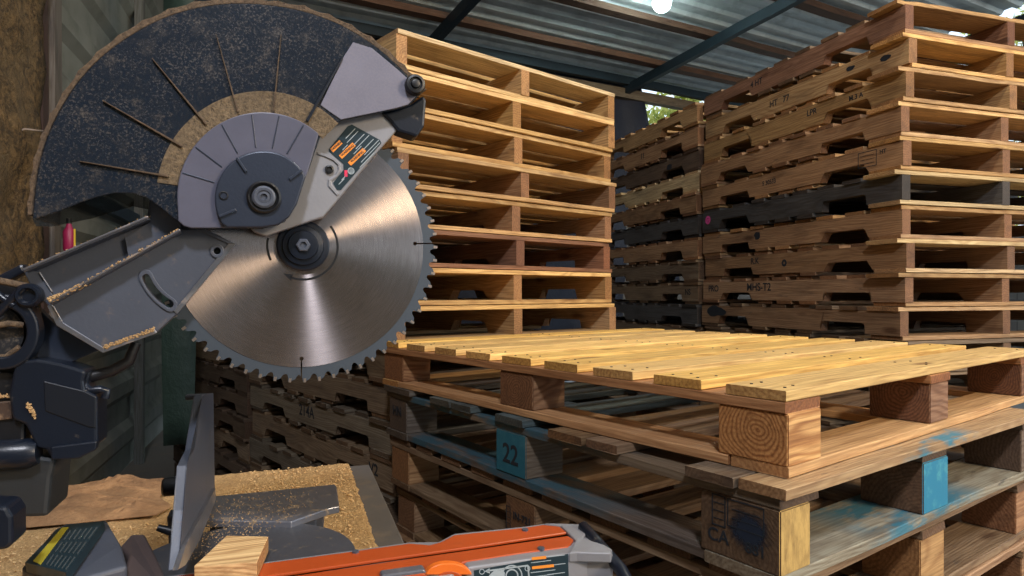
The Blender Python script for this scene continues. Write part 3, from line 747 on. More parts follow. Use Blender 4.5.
names4 = ['tan block pallet just behind the orange saw base, fourth in the front pile', 'brown block pallet behind the saw base, fifth in the front pile', 'block pallet at the hidden foot of the front pile', 'block pallet at the hidden foot of the front pile']
for k in range(n4):
    e, b_ = block_pallet(Vector((.375-.02*k, .91, zz-h4*(k+1))), math.radians(36+random.uniform(-.8, .8)), names4[k], 1.0, 1.22, .0165, h4-3*.0165, (0, .43, .895), (0.0, .552, 1.11), (.10, .105), std,
        ((.36, .22, .12), (.30, .20, .11), (.36, .22, .12), (.30, .20, .12)), (WOOD, WOOD), 'hidden foot of the front pile' if k > 1 else None, baseb=.11)
#@@SAW@@
# ================================================================== MITRE SAW
TH = math.radians(18.5)
BC = at(303, 246, .742)                       # blade centre
U = Vector((math.cos(TH), math.sin(TH), 0)); NT = Vector((math.sin(TH), -math.cos(TH), 0))   # along the blade, towards the user
ZT = CZ-.309; ZB = CZ-.395                    # saw table and bench heights
saw = empty('miter_saw', (BC.x, BC.y, ZB), TH)
tag(saw, 'grey and orange miter saw with raised toothed blade on the bench', 'miter saw')
MI = Matrix.Translation((BC.x, BC.y, ZB)) @ Matrix.Rotation(TH, 4, 'Z'); MINV = MI.inverted()
def S(px, py, w_=0):
    p = MINV @ onplane(px, py, BC+NT*w_, NT); return Vector((p.x, -w_, p.z))
def Hz(px, py, z):
    y = (CZ-z)*F/(py-HY); return MINV @ Vector(((px-512)/F*y, y, z))
BCL = MINV @ BC
def slab(name, pts, w0, w1, mat, parent=None, bev=.0012, holes=(), seg=2, label=None, wref=None):
    """solid plate traced on the plane w1 and given its real thickness w0..w1"""
    wr_ = w1 if wref is None else wref
    out = [S(x, y, wr_) for x, y in pts]; hs = [[S(x, y, wr_) for x, y in h] for h in holes]
    bm = bmesh.new()
    if not hs:
        prism_bm(bm, [(p.x, -w1, p.z) for p in out], [(p.x, -w0, p.z) for p in out])
    else:
        for wv in (w1, w0):
            es = []
            for lp_ in [out]+hs:
                v_ = [bm.verts.new((p.x, -wv, p.z)) for p in lp_]
                es += [bm.edges.new((v_[i], v_[(i+1) % len(v_)])) for i in range(len(v_))]
            bmesh.ops.triangle_fill(bm, use_beauty=True, edges=es)
        bm.verts.ensure_lookup_table(); n0 = 0; tot = sum(len(l_) for l_ in [out]+hs); vl = list(bm.verts)
        k = 0
        for lp_ in [out]+hs:
            m_ = len(lp_)
            for i in range(m_):
                a, b = k+i, k+(i+1) % m_
                bm.faces.new([vl[a], vl[b], vl[tot+b], vl[tot+a]])
            k += m_
    o = link(name, mesh(name, bm), mat, parent or saw)
    if bev: bevel(o, bev, seg, 40)
    if label: o['label'] = label
    return o
def arcp(cx, cy, r, a0, a1, n, ry=None):
    return [(cx+r*math.cos(math.radians(a0+(a1-a0)*k/n)), cy-(ry or r)*math.sin(math.radians(a0+(a1-a0)*k/n))) for k in range(n+1)]
def circ(cx, cy, r, n=20): return arcp(cx, cy, r, 0, 360, n)[:-1]
def disc(name, px, py, prof, mat, w0=0, parent=None, n=40, smooth=True, label=None):
    p = S(px, py, w0); bm = bmesh.new(); lathe_bm(bm, prof, n, (p.x, -w0, p.z))
    o = link(name, mesh(name, bm, True, 30), mat, parent or saw)
    if label: o['label'] = label
    return o
# ---- blade
R = .1524
def blade_outline(r, teeth, slots, inner=0):
    pts = []; N = 60
    if teeth:
        for k in range(N):
            a = 2*PI*k/N; st = 2*PI/N
            for (f, dr) in ((0, 0), (.22, -.0008), (.46, -.0026), (.58, -.0062), (.72, -.0082), (.88, -.0078), (.97, -.0048)):
                pts.append((a+st*f, r+dr))
    else:
        pts = [(2*PI*k/240, r) for k in range(240)]
    for sa in slots:
        hw = .0007; rh = .0023; rs = .1265
        lo_, hi_ = sa-hw*1.2/r, sa+hw*1.2/r
        pts = [p for p in pts if not (lo_-.006 < p[0] < hi_+.006)]
        rr = r-.0055 if teeth else r
        ins = [(lo_, rr)]
        for k in range(11):
            t_ = math.radians(70)-math.radians(70)  # hole outline around (rs, sa)
            phi = math.radians(20+320*k/10)
            x = rs+rh*math.cos(phi); y = -rh*math.sin(phi)
            ins.append((sa+math.atan2(y, x), math.hypot(x, y)))
        ins.append((hi_, rr))
        idx = len([p for p in pts if p[0] < sa]); pts = pts[:idx]+ins+pts[idx:]
    return [(r_*math.cos(a), r_*math.sin(a)) for a, r_ in pts]
SL = [math.radians(a) for a in (2.5, 92.5, 182.5, 269.3)]
blade = empty('blade_tmp', (0, 0, 0))
D.objects.remove(blade)
def plate(name, pts, y0, y1, mat, parent, bev=0, loc=None):
    bm = bmesh.new(); n = len(pts)
    for yy in (y0, y1):
        v_ = [bm.verts.new((x, yy, z)) for x, z in pts]; bmesh.ops.triangle_fill(bm, use_beauty=True, edges=[bm.edges.new((v_[i], v_[(i+1) % n])) for i in range(n)])
    vl = list(bm.verts)
    for i in range(n):
        j = (i+1) % n; bm.faces.new([vl[i], vl[j], vl[n+j], vl[n+i]])
    o = link(name, mesh(name, bm), mat, parent, loc if loc is not None else (0, 0, 0))
    if bev: bevel(o, bev, 2, 40)
    return o
t = MT('blade_rim_steel'); M['rim'] = t.out((.055, .072, .095), .5, .2)
t = MT('brushed_blade_steel')
tcx = t.new('TexCoord'); pos = tcx.outputs['Object']; tn_ = t.vmath('MULTIPLY', pos, (1, 0, 1)); vt = t.new('VectorTransform', vector_type='VECTOR', convert_from='OBJECT', convert_to='WORLD'); t.l.new(tn_, vt.inputs[0])
t.l.new(t.vmath('NORMALIZE', vt.outputs[0]), t.b.inputs['Tangent'])
t.b.inputs['Anisotropic'].default_value = 1.0
rad = t.vmath('LENGTH', pos); sp = t.new('SeparateXYZ'); t.l.new(pos, sp.inputs[0])
ang = t.math('ARCTAN2', sp.outputs[2], sp.outputs[0]); cmb = t.new('CombineXYZ'); t.l.new(t.math('MULTIPLY', rad, 700), cmb.inputs[0]); t.l.new(t.math('MULTIPLY', ang, 4), cmb.inputs[1])
nb = t.noise(cmb.outputs[0], 1.0, 3, .6); n2 = t.noise(pos, 14, 4, .6)
c = t.mix(nb, (.34, .29, .29), (.66, .58, .57)); c = t.mix(t.math('MULTIPLY', t.ramp(n2, [(.5, 0.0), (.7, .6)]), .5), c, (.28, .23, .21))
M['brushed'] = t.out(c, .245, 1.0)
bl = plate('blade', blade_outline(R, True, SL), -.0011, .0011, M['rim'], saw, 0, BCL)
bl['label'] = 'round toothed steel blade'
plate('polished_face', blade_outline(R*.892, False, SL), -.00165, .00165, M['brushed'], bl)
bm = bmesh.new()
N = 60
for k in range(N):
    a = 2*PI*k/N+.008
    if any(abs(a-s_) < .03 for s_ in SL): pass
    bm = bmesh.new(); box_bm(bm, -.0045, .0, -.0016, .0016, -.0006, .0022)
    me = mesh('carbide_tip', bm) if k == 0 else me0
    if k == 0: me0 = me; me.materials.append(M['tooth'])
    else: bm.free()
    o = link('carbide_tip', me0, None, bl, ((R+.0008)*math.cos(a), 0, (R+.0008)*math.sin(a)), (0, -a, 0))
# printed arrow ring
def arc_mark(name, r0, r1, a0, a1, mat, parent, y=-.0019):
    n = 40; pts = [(r1*math.cos(math.radians(a0+(a1-a0)*k/n)), r1*math.sin(math.radians(a0+(a1-a0)*k/n))) for k in range(n+1)]+[(r0*math.cos(math.radians(a1+(a0-a1)*k/n)), r0*math.sin(math.radians(a1+(a0-a1)*k/n))) for k in range(n+1)]
    return plate(name, pts, y, -.0016, mat, parent)
arc_mark('rotation_mark', .0365, .0388, -112, 38, M['black'], bl)
arc_mark('rotation_mark', .0365, .0388, 168, 206, M['black'], bl)
plate('rotation_mark', [(.034*math.cos(math.radians(-108)), .034*math.sin(math.radians(-108))), (.0415*math.cos(math.radians(-108)), .0415*math.sin(math.radians(-108))), (.0375*math.cos(math.radians(-124)), .0375*math.sin(math.radians(-124)))], -.0019, -.0016, M['black'], bl)
fl_ = link('blade_flange', None, None, saw) if False else None
bm = bmesh.new(); lathe_bm(bm, [(.0285, 0), (.0285, .004), (.0265, .0055), (.0225, .006), (.0215, .0085), (.0165, .0095), (.0155, .012), (.0100, .0125)], 48, (0, -.001, 0))
fl_ = link('blade_flange', mesh('blade_flange', bm, True, 25), M['dark_plastic'], saw, BCL)
bm = bmesh.new(); lathe_bm(bm, [(.0078, .011), (.0078, .0165), (.0066, .0175), (.0040, .0175), (.0036, .0150)], 6, (0, 0, 0)); link('arbor_bolt', mesh('arbor_bolt', bm), M['cast'], saw, BCL)
# ---- light metal cover with the warning label
slab('cover_bracket', [(398, 129), (372, 158), (341, 196), (323, 217), (266, 236), (254, 232), (238, 214), (245, 170), (296, 112), (350, 96), (384, 104)], .008, .020, M['cast_light'], bev=.0018, label='light metal bracket')
lab = simple('label_dark', (.012, .030, .042), .35)
lbl = slab('warning_label', [(348, 126), (352, 124.5), (380, 140), (381.5, 143), (341, 190), (337, 190), (333, 183), (343.5, 170), (343.5, 164), (329, 151.5), (329, 149)], .0199, .0206, lab, bev=0)
M['lor'] = simple('label_orange', (.85, .28, .03), .5); M['lwh'] = simple('label_white', (.36, .42, .46), .5); M['lred'] = simple('label_red', (.7, .03, .10), .5)
def quadpx(name, cx, cy, L, H, ang, w_, mat, parent, th=.0003):
    c, s_ = math.cos(math.radians(ang)), math.sin(math.radians(ang)); pts = [(cx+x*c+y*s_, cy-x*s_+y*c) for x, y in ((-L/2, -H/2), (L/2, -H/2), (L/2, H/2), (-L/2, H/2))]
    return slab(name, pts, w_-th, w_, mat, parent, 0)
for (cx, cy, L) in ((336.3, 146.2, 13), (347.3, 150.6, 19), (357.0, 156.8, 21)):
    quadpx('warning_panel', cx, cy, L, 4.6, 44, .0209, M['lor'], lbl)
def textpx(txt, cx, cy, size_px, ang, w_, mat, parent, name='lettering'):
    me = text_mesh(txt, size_px/F*.742, mat, name); me.transform(Matrix.Scale(.35, 4, (0, 0, 1)))
    o = link(name, me, None, parent); p = S(cx, cy, w_); o.location = p; o.rotation_euler = (PI/2, -math.radians(ang), 0); return o
for (cx, cy, L, tx) in ((336.5, 146.0, 13, 'WARNING'), (347.5, 150.4, 19, 'WARNING'), (357.2, 156.6, 21, 'WARNING')):
    textpx(tx, cx, cy, 3.4, 44, .02105, lab, lbl)
rr = random.Random(4)
for (cx, cy, L) in ((350.5, 133.5, 17), (352.5, 137, 20), (345, 147.5, 9), (359, 139.5, 19), (362.5, 142.0, 24), (357.5, 150, 14), (353, 158, 12), (368.0, 144.8, 20), (371.5, 147.5, 26), (370.5, 152.5, 34), (367.0, 160, 26), (344.5, 177, 10), (341.5, 181.5, 10)):
    quadpx('text_line', cx, cy, L*.8, .75, 46, .0209, M['lwh'], lbl)
quadpx('hazard_mark', 346, 173.5, 3.0, 6.5, 0, .0209, M['lred'], lbl)
o = disc('hazard_ring', 351, 171, [(.0038, 0), (.0038, .0004), (.0030, .0004), (.0030, 0)], M['lwh'], .0207, lbl)
# raised lip of the bracket around the screw boss
slab('bracket_lip', [(318, 151.5), (326, 154), (335, 158), (340.5, 164), (341, 170.5), (337.5, 176.5), (331, 181), (332, 185), (339, 194), (337, 195.5), (328.5, 186), (328.5, 179.5), (335.5, 175), (338.5, 170), (338, 165), (333.5, 160.5), (325, 156.5), (317, 154)], .0199, .0216, M['cast_light'], bev=.0004)
disc('bracket_screw', 329.3, 169.5, [(.0048, 0), (.0048, .0025), (.0030, .0030), (.0028, .0012)], M['black'], .020)
# ---- guard
GC = (236, 208)
outer = [(32.5, 219), (34.5, 196), (38.5, 168), (47, 138), (60, 110), (78, 82), (101, 57), (130, 35.5), (162, 18.5), (196, 8), (232, 3.5), (268, 5), (302, 11), (334, 22), (362, 37), (385, 54), (405, 73), (417, 84), (422, 92)]
def smooth_curve(pts, sub=4):
    out = []
    for i in range(len(pts)-1):
        p0 = pts[max(i-1, 0)]; p1 = pts[i]; p2 = pts[i+1]; p3 = pts[min(i+2, len(pts)-1)]
        for k in range(sub):
            t_ = k/sub; out.append(tuple(.5*((2*p1[j])+(-p0[j]+p2[j])*t_+(2*p0[j]-5*p1[j]+4*p2[j]-p3[j])*t_*t_+(-p0[j]+3*p1[j]-3*p2[j]+p3[j])*t_**3) for j in (0, 1)))
    out.append(pts[-1]); return out
oc = smooth_curve(outer)
lowfront = [(409, 105.5), (398, 109), (341, 120.5), (328.5, 127), (322, 132), (308, 172), (285, 222), (262, 229), (226, 228), (200, 229.5), (190, 228.5), (181.5, 224), (171, 216), (160.5, 207.5), (146.6, 197.5), (132.5, 193), (113.5, 193), (96, 197), (78.6, 203), (58, 211.5), (38.7, 217.5)]
slab('guard_face', oc+lowfront, .031, .034, M['guard'], bev=.001, label='smoky dust covered guard side')
# rear side of the guard and its lower flap
inn = [(300, 120), (262, 205), (205, 226), (170, 214), (132, 206), (90, 218.5), (50, 226.5), (36, 226)]
slab('guard_back', oc[:60]+inn, -.034, -.031, M['guard_back'], bev=0, label='thin see-through rear side of the guard')
# rim wall joining the two sides
bm = bmesh.new(); cp = [S(x, y, .034) for x, y in oc]
n_ = len(cp); cen = S(GC[0], GC[1], .034)
rows = []
for i, p in enumerate(cp):
    d = (Vector((p.x, 0, p.z))-Vector((cen.x, 0, cen.z))).normalized()
    q = p-d*.003
    rows.append([bm.verts.new(v_) for v_ in ((p.x-d.x*.0006, -.0335, p.z-d.z*.0006), (p.x-d.x*.0006, .0335, p.z-d.z*.0006), (q.x, .0335, q.z), (q.x, -.0335, q.z))])
for i in range(n_-1):
    for k in range(4): bm.faces.new([rows[i][k], rows[i][(k+1) % 4], rows[i+1][(k+1) % 4], rows[i+1][k]])
bm.faces.new(rows[0]); bm.faces.new(list(reversed(rows[-1])))
link('guard_rim_wall', mesh('guard_rim_wall', bm, True, 40), M['guard_back'], saw)
# outer flange caked with sawdust, with small knobs
fo = []; rnd = random.Random(12)
for i, (x, y) in enumerate(oc):
    dx_, dy_ = x-GC[0], y-GC[1]; L = math.hypot(dx_, dy_); e_ = (5.6 if i < 44 else 4.2)+(1.9 if i % 3 == 0 else 0)+rnd.uniform(-.4, .4)
    fo.append((x+dx_/L*e_, y+dy_/L*e_))
M['caked'] = m_sawdust('caked_sawdust', (.05, .037, .03), (.26, .18, .11), (.10, .07, .05), 260)
slab('guard_flange', fo[1:]+list(reversed(oc[1:])), .022, .031, M['caked'], bev=.0006, label='outer flange of the guard caked with sawdust')
# ribs on the guard
for k, (x0, y0, x1, y1, wd) in enumerate([(152, 58, 206, 124, 2.0), (102, 100, 182, 146, 2.2), (79, 161, 168, 176, 2.0), (216, 34, 238, 112, 1.8), (281, 34, 273.5, 112, 1.8), (343, 57, 307, 121, 3.2)]):
    L = math.hypot(x1-x0, y1-y0); nx, ny = -(y1-y0)/L*wd/2, (x1-x0)/L*wd/2
    slab('guard_rib', [(x0+nx*.3, y0+ny*.3), (x1+nx, y1+ny), (x1-nx, y1-ny), (x0-nx*.3, y0-ny*.3)], .033, .0375, M['caked'] if k < 5 else M['dark_plastic'], bev=.0005)
# film of sawdust above the inner disc
slab('dust_film', arcp(262, 197, 106, 44, 172, 40)+list(reversed(arcp(262, 197, 84, 44, 172, 40))), .0335, .0349, M['dustfilm'], bev=0, label='brown band of sawdust inside the guard')
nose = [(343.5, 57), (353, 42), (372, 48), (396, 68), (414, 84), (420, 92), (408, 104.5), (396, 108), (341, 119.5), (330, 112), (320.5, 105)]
slab('guard_reflection', nose, .0335, .0352, M['guard_reflection'], bev=.0005, label='pale patch on the guard nose, a reflection painted into its colour')  # overlay panel shaped to the reflected bright area of the guard
inner = arcp(262, 197, 85, 48, 186, 44)+[(178, 221), (184, 226), (191, 228), (230, 228), (284, 222), (307.5, 173)]
slab('inner_guard', inner, .0335, .0375, M['guard_inner'], bev=.0012, label='greyish lilac fixed inner guard')
for a in (60, 78, 97, 119, 143, 163):
    c_, s_ = math.cos(math.radians(a)), math.sin(math.radians(a))
    x0, y0, x1, y1 = 262+50*c_, 197-50*s_, 262+83*c_, 197-83*s_; nx, ny = s_*.6, c_*.6
    slab('inner_rib', [(x0+nx, y0+ny), (x1+nx, y1+ny), (x1-nx, y1-ny), (x0-nx, y0-ny)], .037, .0384, M['hub_plastic'], bev=.0003)
# hub plate
hub = arcp(263, 199, 48.5, 28, 205, 40)+[(222, 224), (227, 227.5), (262, 227.5), (278, 225), (289, 217), (297, 204)]
hp_hub = slab('hub_plate', hub, .037, .0435, M['hub_plastic'], bev=.002, seg=3)
for (x0, y0, x1, y1) in ((236.5, 157.5, 246, 171.5), (302, 170, 289.5, 179), (219, 216.5, 236, 209.5)):
    L = math.hypot(x1-x0, y1-y0); nx, ny = -(y1-y0)/L*1.3, (x1-x0)/L*1.3
    slab('hub_rib', [(x0+nx, y0+ny), (x1+nx, y1+ny), (x1-nx, y1-ny), (x0-nx, y0-ny)], .0430, .0458, M['hub_plastic'], hp_hub, bev=.0004)
disc('hub_hole', 223.7, 195.5, [(.0046, 0), (.0046, .0012), (.0034, .0014), (.0030, -.001)], M['black'], .0432, hp_hub, 20)
disc('hub_boss', 264, 197.5, [(.0170, 0), (.0170, .003), (.0150, .0045), (.0135, .0030), (.0130, .0010)], M['black'], .0432)
disc('hub_bolt', 264, 197.5, [(.0115, 0), (.0115, .0040), (.0095, .0052), (.0070, .0050), (.0066, .0038), (.0036, .0042), (.0026, .0018)], M['cast'], .0434)
disc('bumper', 414.2, 86.2, [(.0112, 0), (.0112, .008), (.0100, .0105), (.0076, .0110), (.0070, .0085), (.0052, .0085), (.0045, .0115), (.0030, .012)], M['black'], .0345)
slab('nose_bracket', [(381, 112), (398, 108), (411, 104), (424, 95), (426.5, 100), (424.5, 126), (417, 137), (398, 131), (390, 121)], -.004, .024, M['dark_plastic'], bev=.003)
# ---- upper arm casting on the left
def banana(cx0, cy0, cx1, cy1, r, bulge, n=10):
    L = math.hypot(cx1-cx0, cy1-cy0); tx, ty = (cx1-cx0)/L, (cy1-cy0)/L; nx, ny = -ty, tx
    cl = [(cx0+(cx1-cx0)*k/n+nx*bulge*4*(k/n)*(1-k/n), cy0+(cy1-cy0)*k/n+ny*bulge*4*(k/n)*(1-k/n)) for k in range(n+1)]
    L1, L2 = [], []
    for k in range(n+1):
        a = cl[min(k+1, n)]; b = cl[max(k-1, 0)]; q = math.hypot(a[0]-b[0], a[1]-b[1]); dx_, dy_ = (a[0]-b[0])/q, (a[1]-b[1])/q
        L1.append((cl[k][0]-dy_*r, cl[k][1]+dx_*r)); L2.append((cl[k][0]+dy_*r, cl[k][1]-dx_*r))
    def cap(c, p, n_=5):
        a0 = math.atan2(p[1]-c[1], p[0]-c[0]); return [(c[0]+r*math.cos(a0-PI*k/n_), c[1]+r*math.sin(a0-PI*k/n_)) for k in range(1, n_)]
    return L1+cap(cl[-1], L1[-1])+list(reversed(L2))+cap(cl[0], L2[0])
ban_o = banana(145.5, 276.5, 170.5, 305.0, 7.2, 3.0); ban_i = banana(146, 278, 169.5, 304, 4.0, 3.0)
main = [(48, 305), (180, 229.5), (205, 229), (226, 239), (235, 243.5), (177, 313.5), (156, 333), (103, 352.5), (57, 325)]
arm = slab('upper_arm', main, .006, .018, M['cast'], bev=.0012, holes=[ban_i, circ(217, 251, 3.4, 14)], label='grey cast arm')
slab('slot_rim', ban_o, .0175, .0198, M['cast'], arm, .0006, [ban_i])
slab('hole_rim', circ(217, 251, 7.0, 22), .0175, .0200, M['cast'], arm, .0006, [circ(217, 251, 3.6, 16)])
disc('arm_bolt', 217.3, 251.2, [(.0034, 0), (.0034, .004), (.0018, .0045)], M['black'], .008, arm, 16)
for pts in ([(47, 306), (51.5, 303.5), (60.5, 321), (104, 348), (103, 353), (56.5, 325.5)], [(103, 353), (104, 347.5), (154, 328.5), (157, 333)], [(177, 314), (173.5, 311), (228.5, 243.5), (236, 243.5)], [(236, 243.8), (228.5, 243.8), (196, 229.5), (204, 228.8)]):
    slab('machined_edge', pts, .0165, .0198, M['edge'] if pts[0][0] < 190 else M['cast'], arm, .0005)
slab('upper_tray', [(23, 270), (147, 216.5), (150, 195), (160, 190), (196, 205), (206, 229), (180, 231), (50, 306), (33, 292)], -.010, .004, M['cast'], bev=.001, label='recessed upper part of the arm')
slab('tray_step', [(125, 238), (150, 222), (152, 196), (147, 194), (176, 205), (181, 229), (129, 259)], .003, .010, M['cast'], bev=.001)
def ridge(name, x0, y0, x1, y1, wd, w0, w1, mat):
    L = math.hypot(x1-x0, y1-y0); nx, ny = -(y1-y0)/L*wd/2, (x1-x0)/L*wd/2
    return slab(name, [(x0+nx, y0+ny), (x1+nx, y1+ny), (x1-nx, y1-ny), (x0-nx, y0-ny)], w0, w1, mat, bev=.0006)
ridge('tray_flange', 23, 271, 148, 218, 3.0, .002, .024, M['cast'])
ridge('tray_flange_edge', 23, 269.5, 148, 216.5, 2.0, .0235, .0262, M['edge'])
ridge('arm_flange', 50, 303, 180, 230.5, 3.0, .014, .032, M['cast'])
ridge('arm_flange_edge', 50, 302, 180, 229.5, 1.8, .0315, .0338, M['edge'])
slab('tray_end', [(23, 268), (38, 272), (56, 300), (50, 307), (33, 293)], .002, .012, M['cast'], bev=.001)
ridge('tray_end_edge', 39, 272, 52, 292, 1.6, .0115, .014, M['edge'])
ridge('arm_end_edge', 53, 306, 62, 322, 1.6, .019, .0210, M['edge'])
# sawdust caught on the flanges: grains lying against the ledge
bm = bmesh.new(); rnd = random.Random(8)
def grains(bm, n, fx, r0, r1):
    for _ in range(n):
        p = fx(); r_ = rnd.uniform(r0, r1)
        mt = Matrix.Translation(p) @ Matrix.Rotation(rnd.uniform(0, 6), 4, Vector((rnd.random(), rnd.random(), rnd.random()+.01)).normalized()) @ Matrix.Diagonal((r_*rnd.uniform(1, 2.6), r_, r_*.6, 1))
        v_ = [bm.verts.new(mt @ Vector(c_)) for c_ in ((-.5,-.5,-.5),(.5,-.5,-.5),(.5,.5,-.5),(-.5,.5,-.5),(-.5,-.5,.5),(.5,-.5,.5),(.5,.5,.5),(-.5,.5,.5))]
        for f_ in ((0,3,2,1),(4,5,6,7),(0,1,5,4),(1,2,6,5),(2,3,7,6),(3,0,4,7)): bm.faces.new([v_[i] for i in f_])
def onridge():
    k = rnd.random()**1.5; w_ = rnd.uniform(.020, .033); p = S(50+k*36+rnd.uniform(-2, 4), 302-k*19-rnd.uniform(-.5, 4)*(1-k), w_); return p
grains(bm, 260, onridge, .0008, .0022)
def onr2():
    k = rnd.random(); q = S(50+k*130, 301.0-k*73, .033); q.y += rnd.uniform(-.003, .004); return q
grains(bm, 90, onr2, .0006, .0014)
def onr3():
    k = rnd.random(); q = S(23+k*125, 267.5-k*53, .025); q.y += rnd.uniform(0, .02); return q
grains(bm, 50, onr3, .0006, .0013)
def onbot():
    k = rnd.random(); q = S(104+k*50, 347.0-k*18+rnd.uniform(-1.5, 2), .0202); return q
grains(bm, 170, onbot, .0006, .0014)
GR = simple('sawdust_grain', (.46, .30, .145), .9)
tag(link('sawdust_grains', mesh('sawdust_grains', bm), GR, saw), kind='stuff')
# ---- rear housing, far left
slab('pivot_plate', [(-30, 300), (38, 308), (57, 326), (100, 350), (62, 366), (36, 376), (-30, 384)], -.020, -.008, M['hub_plastic'], bev=.001)
slab('upper_rod', [(-30, 289), (22, 263), (26, 272), (-30, 300)], -.02, -.004, M['dark_plastic'], bev=.003)
slab('pivot_back', [(-40, 283), (20, 281), (38, 300), (40, 330), (34, 362), (30, 400), (-40, 400)], -.006, .002, M['black'], bev=.001)
def ringpx(name, cx, cy, r0, r1, w0, w1, mat, a0=-95, a1=110, sy=1.0):
    return slab(name, arcp(cx, cy, r1, a0, a1, 26, r1*sy)+list(reversed(arcp(cx, cy, r0, a0, a1, 26, r0*sy))), w0, w1, mat, bev=.002)
ringpx('pivot_ring', 1, 332, 25, 38, .002, .020, M['dark_plastic'], -100, 88, 1.0)
def rodpx(name, pts, r_, mat, n=12, parent=None, label=None):
    bm = bmesh.new(); tube_bm(bm, [S(*p) for p in pts], r_, n); o = link(name, mesh(name, bm, True, 50), mat, parent or saw)
    return o
rodpx('pivot_spoke', [(-30, 276, .018), (0, 281, .018), (26, 286, .018), (30, 293, .016)], .0034, M['caked'])
rodpx('pivot_spoke', [(-10, 322, .014), (6, 305, .018), (24, 287, .020)], .0040, M['dark_plastic'])
rodpx('pivot_spoke', [(-12, 287, .014), (4, 299, .018), (14, 306, .018)], .0036, M['dark_plastic'])
rodpx('pivot_spoke', [(-14, 328, .014), (8, 323.5, .014), (24, 325, .012)], .0030, M['caked'])
rodpx('pivot_spoke', [(-20, 357, .014), (6, 357, .014), (20, 347, .014)], .0030, M['caked'])
disc('pivot_bolt', 31, 295.5, [(.0118, 0), (.0118, .008), (.0095, .011), (.0075, .011), (.0060, .006), (.0040, .006)], M['dark_plastic'], .014)
slab('pivot_screen', arcp(-2, 333, 26, 0, 360, 30)[:-1], .002, .006, dusty('dusty_screen', (.015, .017, .022), (.16, .13, .10), .5, .62, .5, 0, 300, .9), bev=0)
# carry block / lower housing
blk = [(17, 350), (27, 360), (37, 359), (60, 363), (86, 371), (83.5, 381), (85, 390), (97, 396), (97.5, 446), (80, 451), (78, 457), (51, 458.5), (46, 450), (36, 448), (25, 425), (12, 420), (8, 395)]
hs = slab('lower_housing', blk, -.022, .018, M['dark_plastic'], bev=.004, seg=3)
slab('housing_recess', [(43.5, 381), (84, 391), (96, 397), (95.5, 428), (88, 427), (45, 411)], .0175, .0192, simple('recess_plastic', (.006, .009, .016), .4), hs, .001)
slab('housing_foot', [(50, 447), (97, 441), (96, 450), (78, 459), (51, 460)], .012, .022, M['dark_plastic'], hs, .0015)
rodpx('lock_hook', [(85, 374, .004), (84, 384, .008), (90, 391, .012), (100, 389, .012), (107, 391, .012), (105, 398, .012)], .0042, M['dark_plastic'])
rodpx('cable_tube', [(90, 377, -.01), (112, 371, -.012), (129, 361, -.014), (136, 343, -.016)], [.0062, .006, .0058, .005], M['black'])
rodpx('pivot_shaft', [(-34, 457, .012), (0, 455, .012), (30, 453, .012), (39, 452, .012)], [.0145, .0145, .0145, .011], M['dark_plastic'], 20)
slab('housing_side', [(-30, 372), (14, 372), (26, 410), (24, 444), (-30, 446)], -.01, .010, M['black'], bev=.003)
slab('rail_bed', [(-30, 404), (11, 401), (12, 419), (-30, 424)], .008, .013, dusty('sooty_rail', (.07, .045, .035), (.34, .22, .12), .5, .65, .5, .2, 60, .9), bev=.001)
bm = bmesh.new()
def onled():
    k = rnd.random(); return S(27+k*8, 404+k*12+rnd.uniform(-3, 3), .0195)
grains(bm, 90, onled, .0006, .0016)
def onled2(): return S(rnd.uniform(-10, 12), 396+rnd.uniform(-1.5, 1.5), .014)
grains(bm, 60, onled2, .0006, .0016)
tag(link('sawdust_grains', mesh('sawdust_grains', bm), GR, saw), kind='stuff')
# rear support under the housing
slab('rear_support', [(-30, 464), (40, 456), (56, 458), (51, 478), (47.5, 517), (-30, 520)], -.055, .010, dusty('grimy_casting', (.030, .034, .038), (.16, .135, .10), .52, .68, .55, .3, 22, .7), bev=.004)
slab('rear_foot', [(-30, 505), (6, 507), (12, 517), (12.5, 544), (6, 550), (-30, 553)], .05, .085, M['dark_plastic'], bev=.003)

# ---- saw table and base
def hslab(name, pts, z1, th, mat, parent=None, bev=.001, label=None, zref=None):
    out = [Hz(x, y, zref or z1) for x, y in pts]; a = z1-ZB
    bm = bmesh.new(); prism_bm(bm, [(p.x, p.y, a) for p in out], [(p.x, p.y, a-th) for p in out]); bmesh.ops.triangulate(bm, faces=[f for f in bm.faces if len(f.verts) > 4])
    o = link(name, mesh(name, bm), mat, parent or saw)
    if bev: bevel(o, bev, 2, 40)
    if label: o['label'] = label
    return o
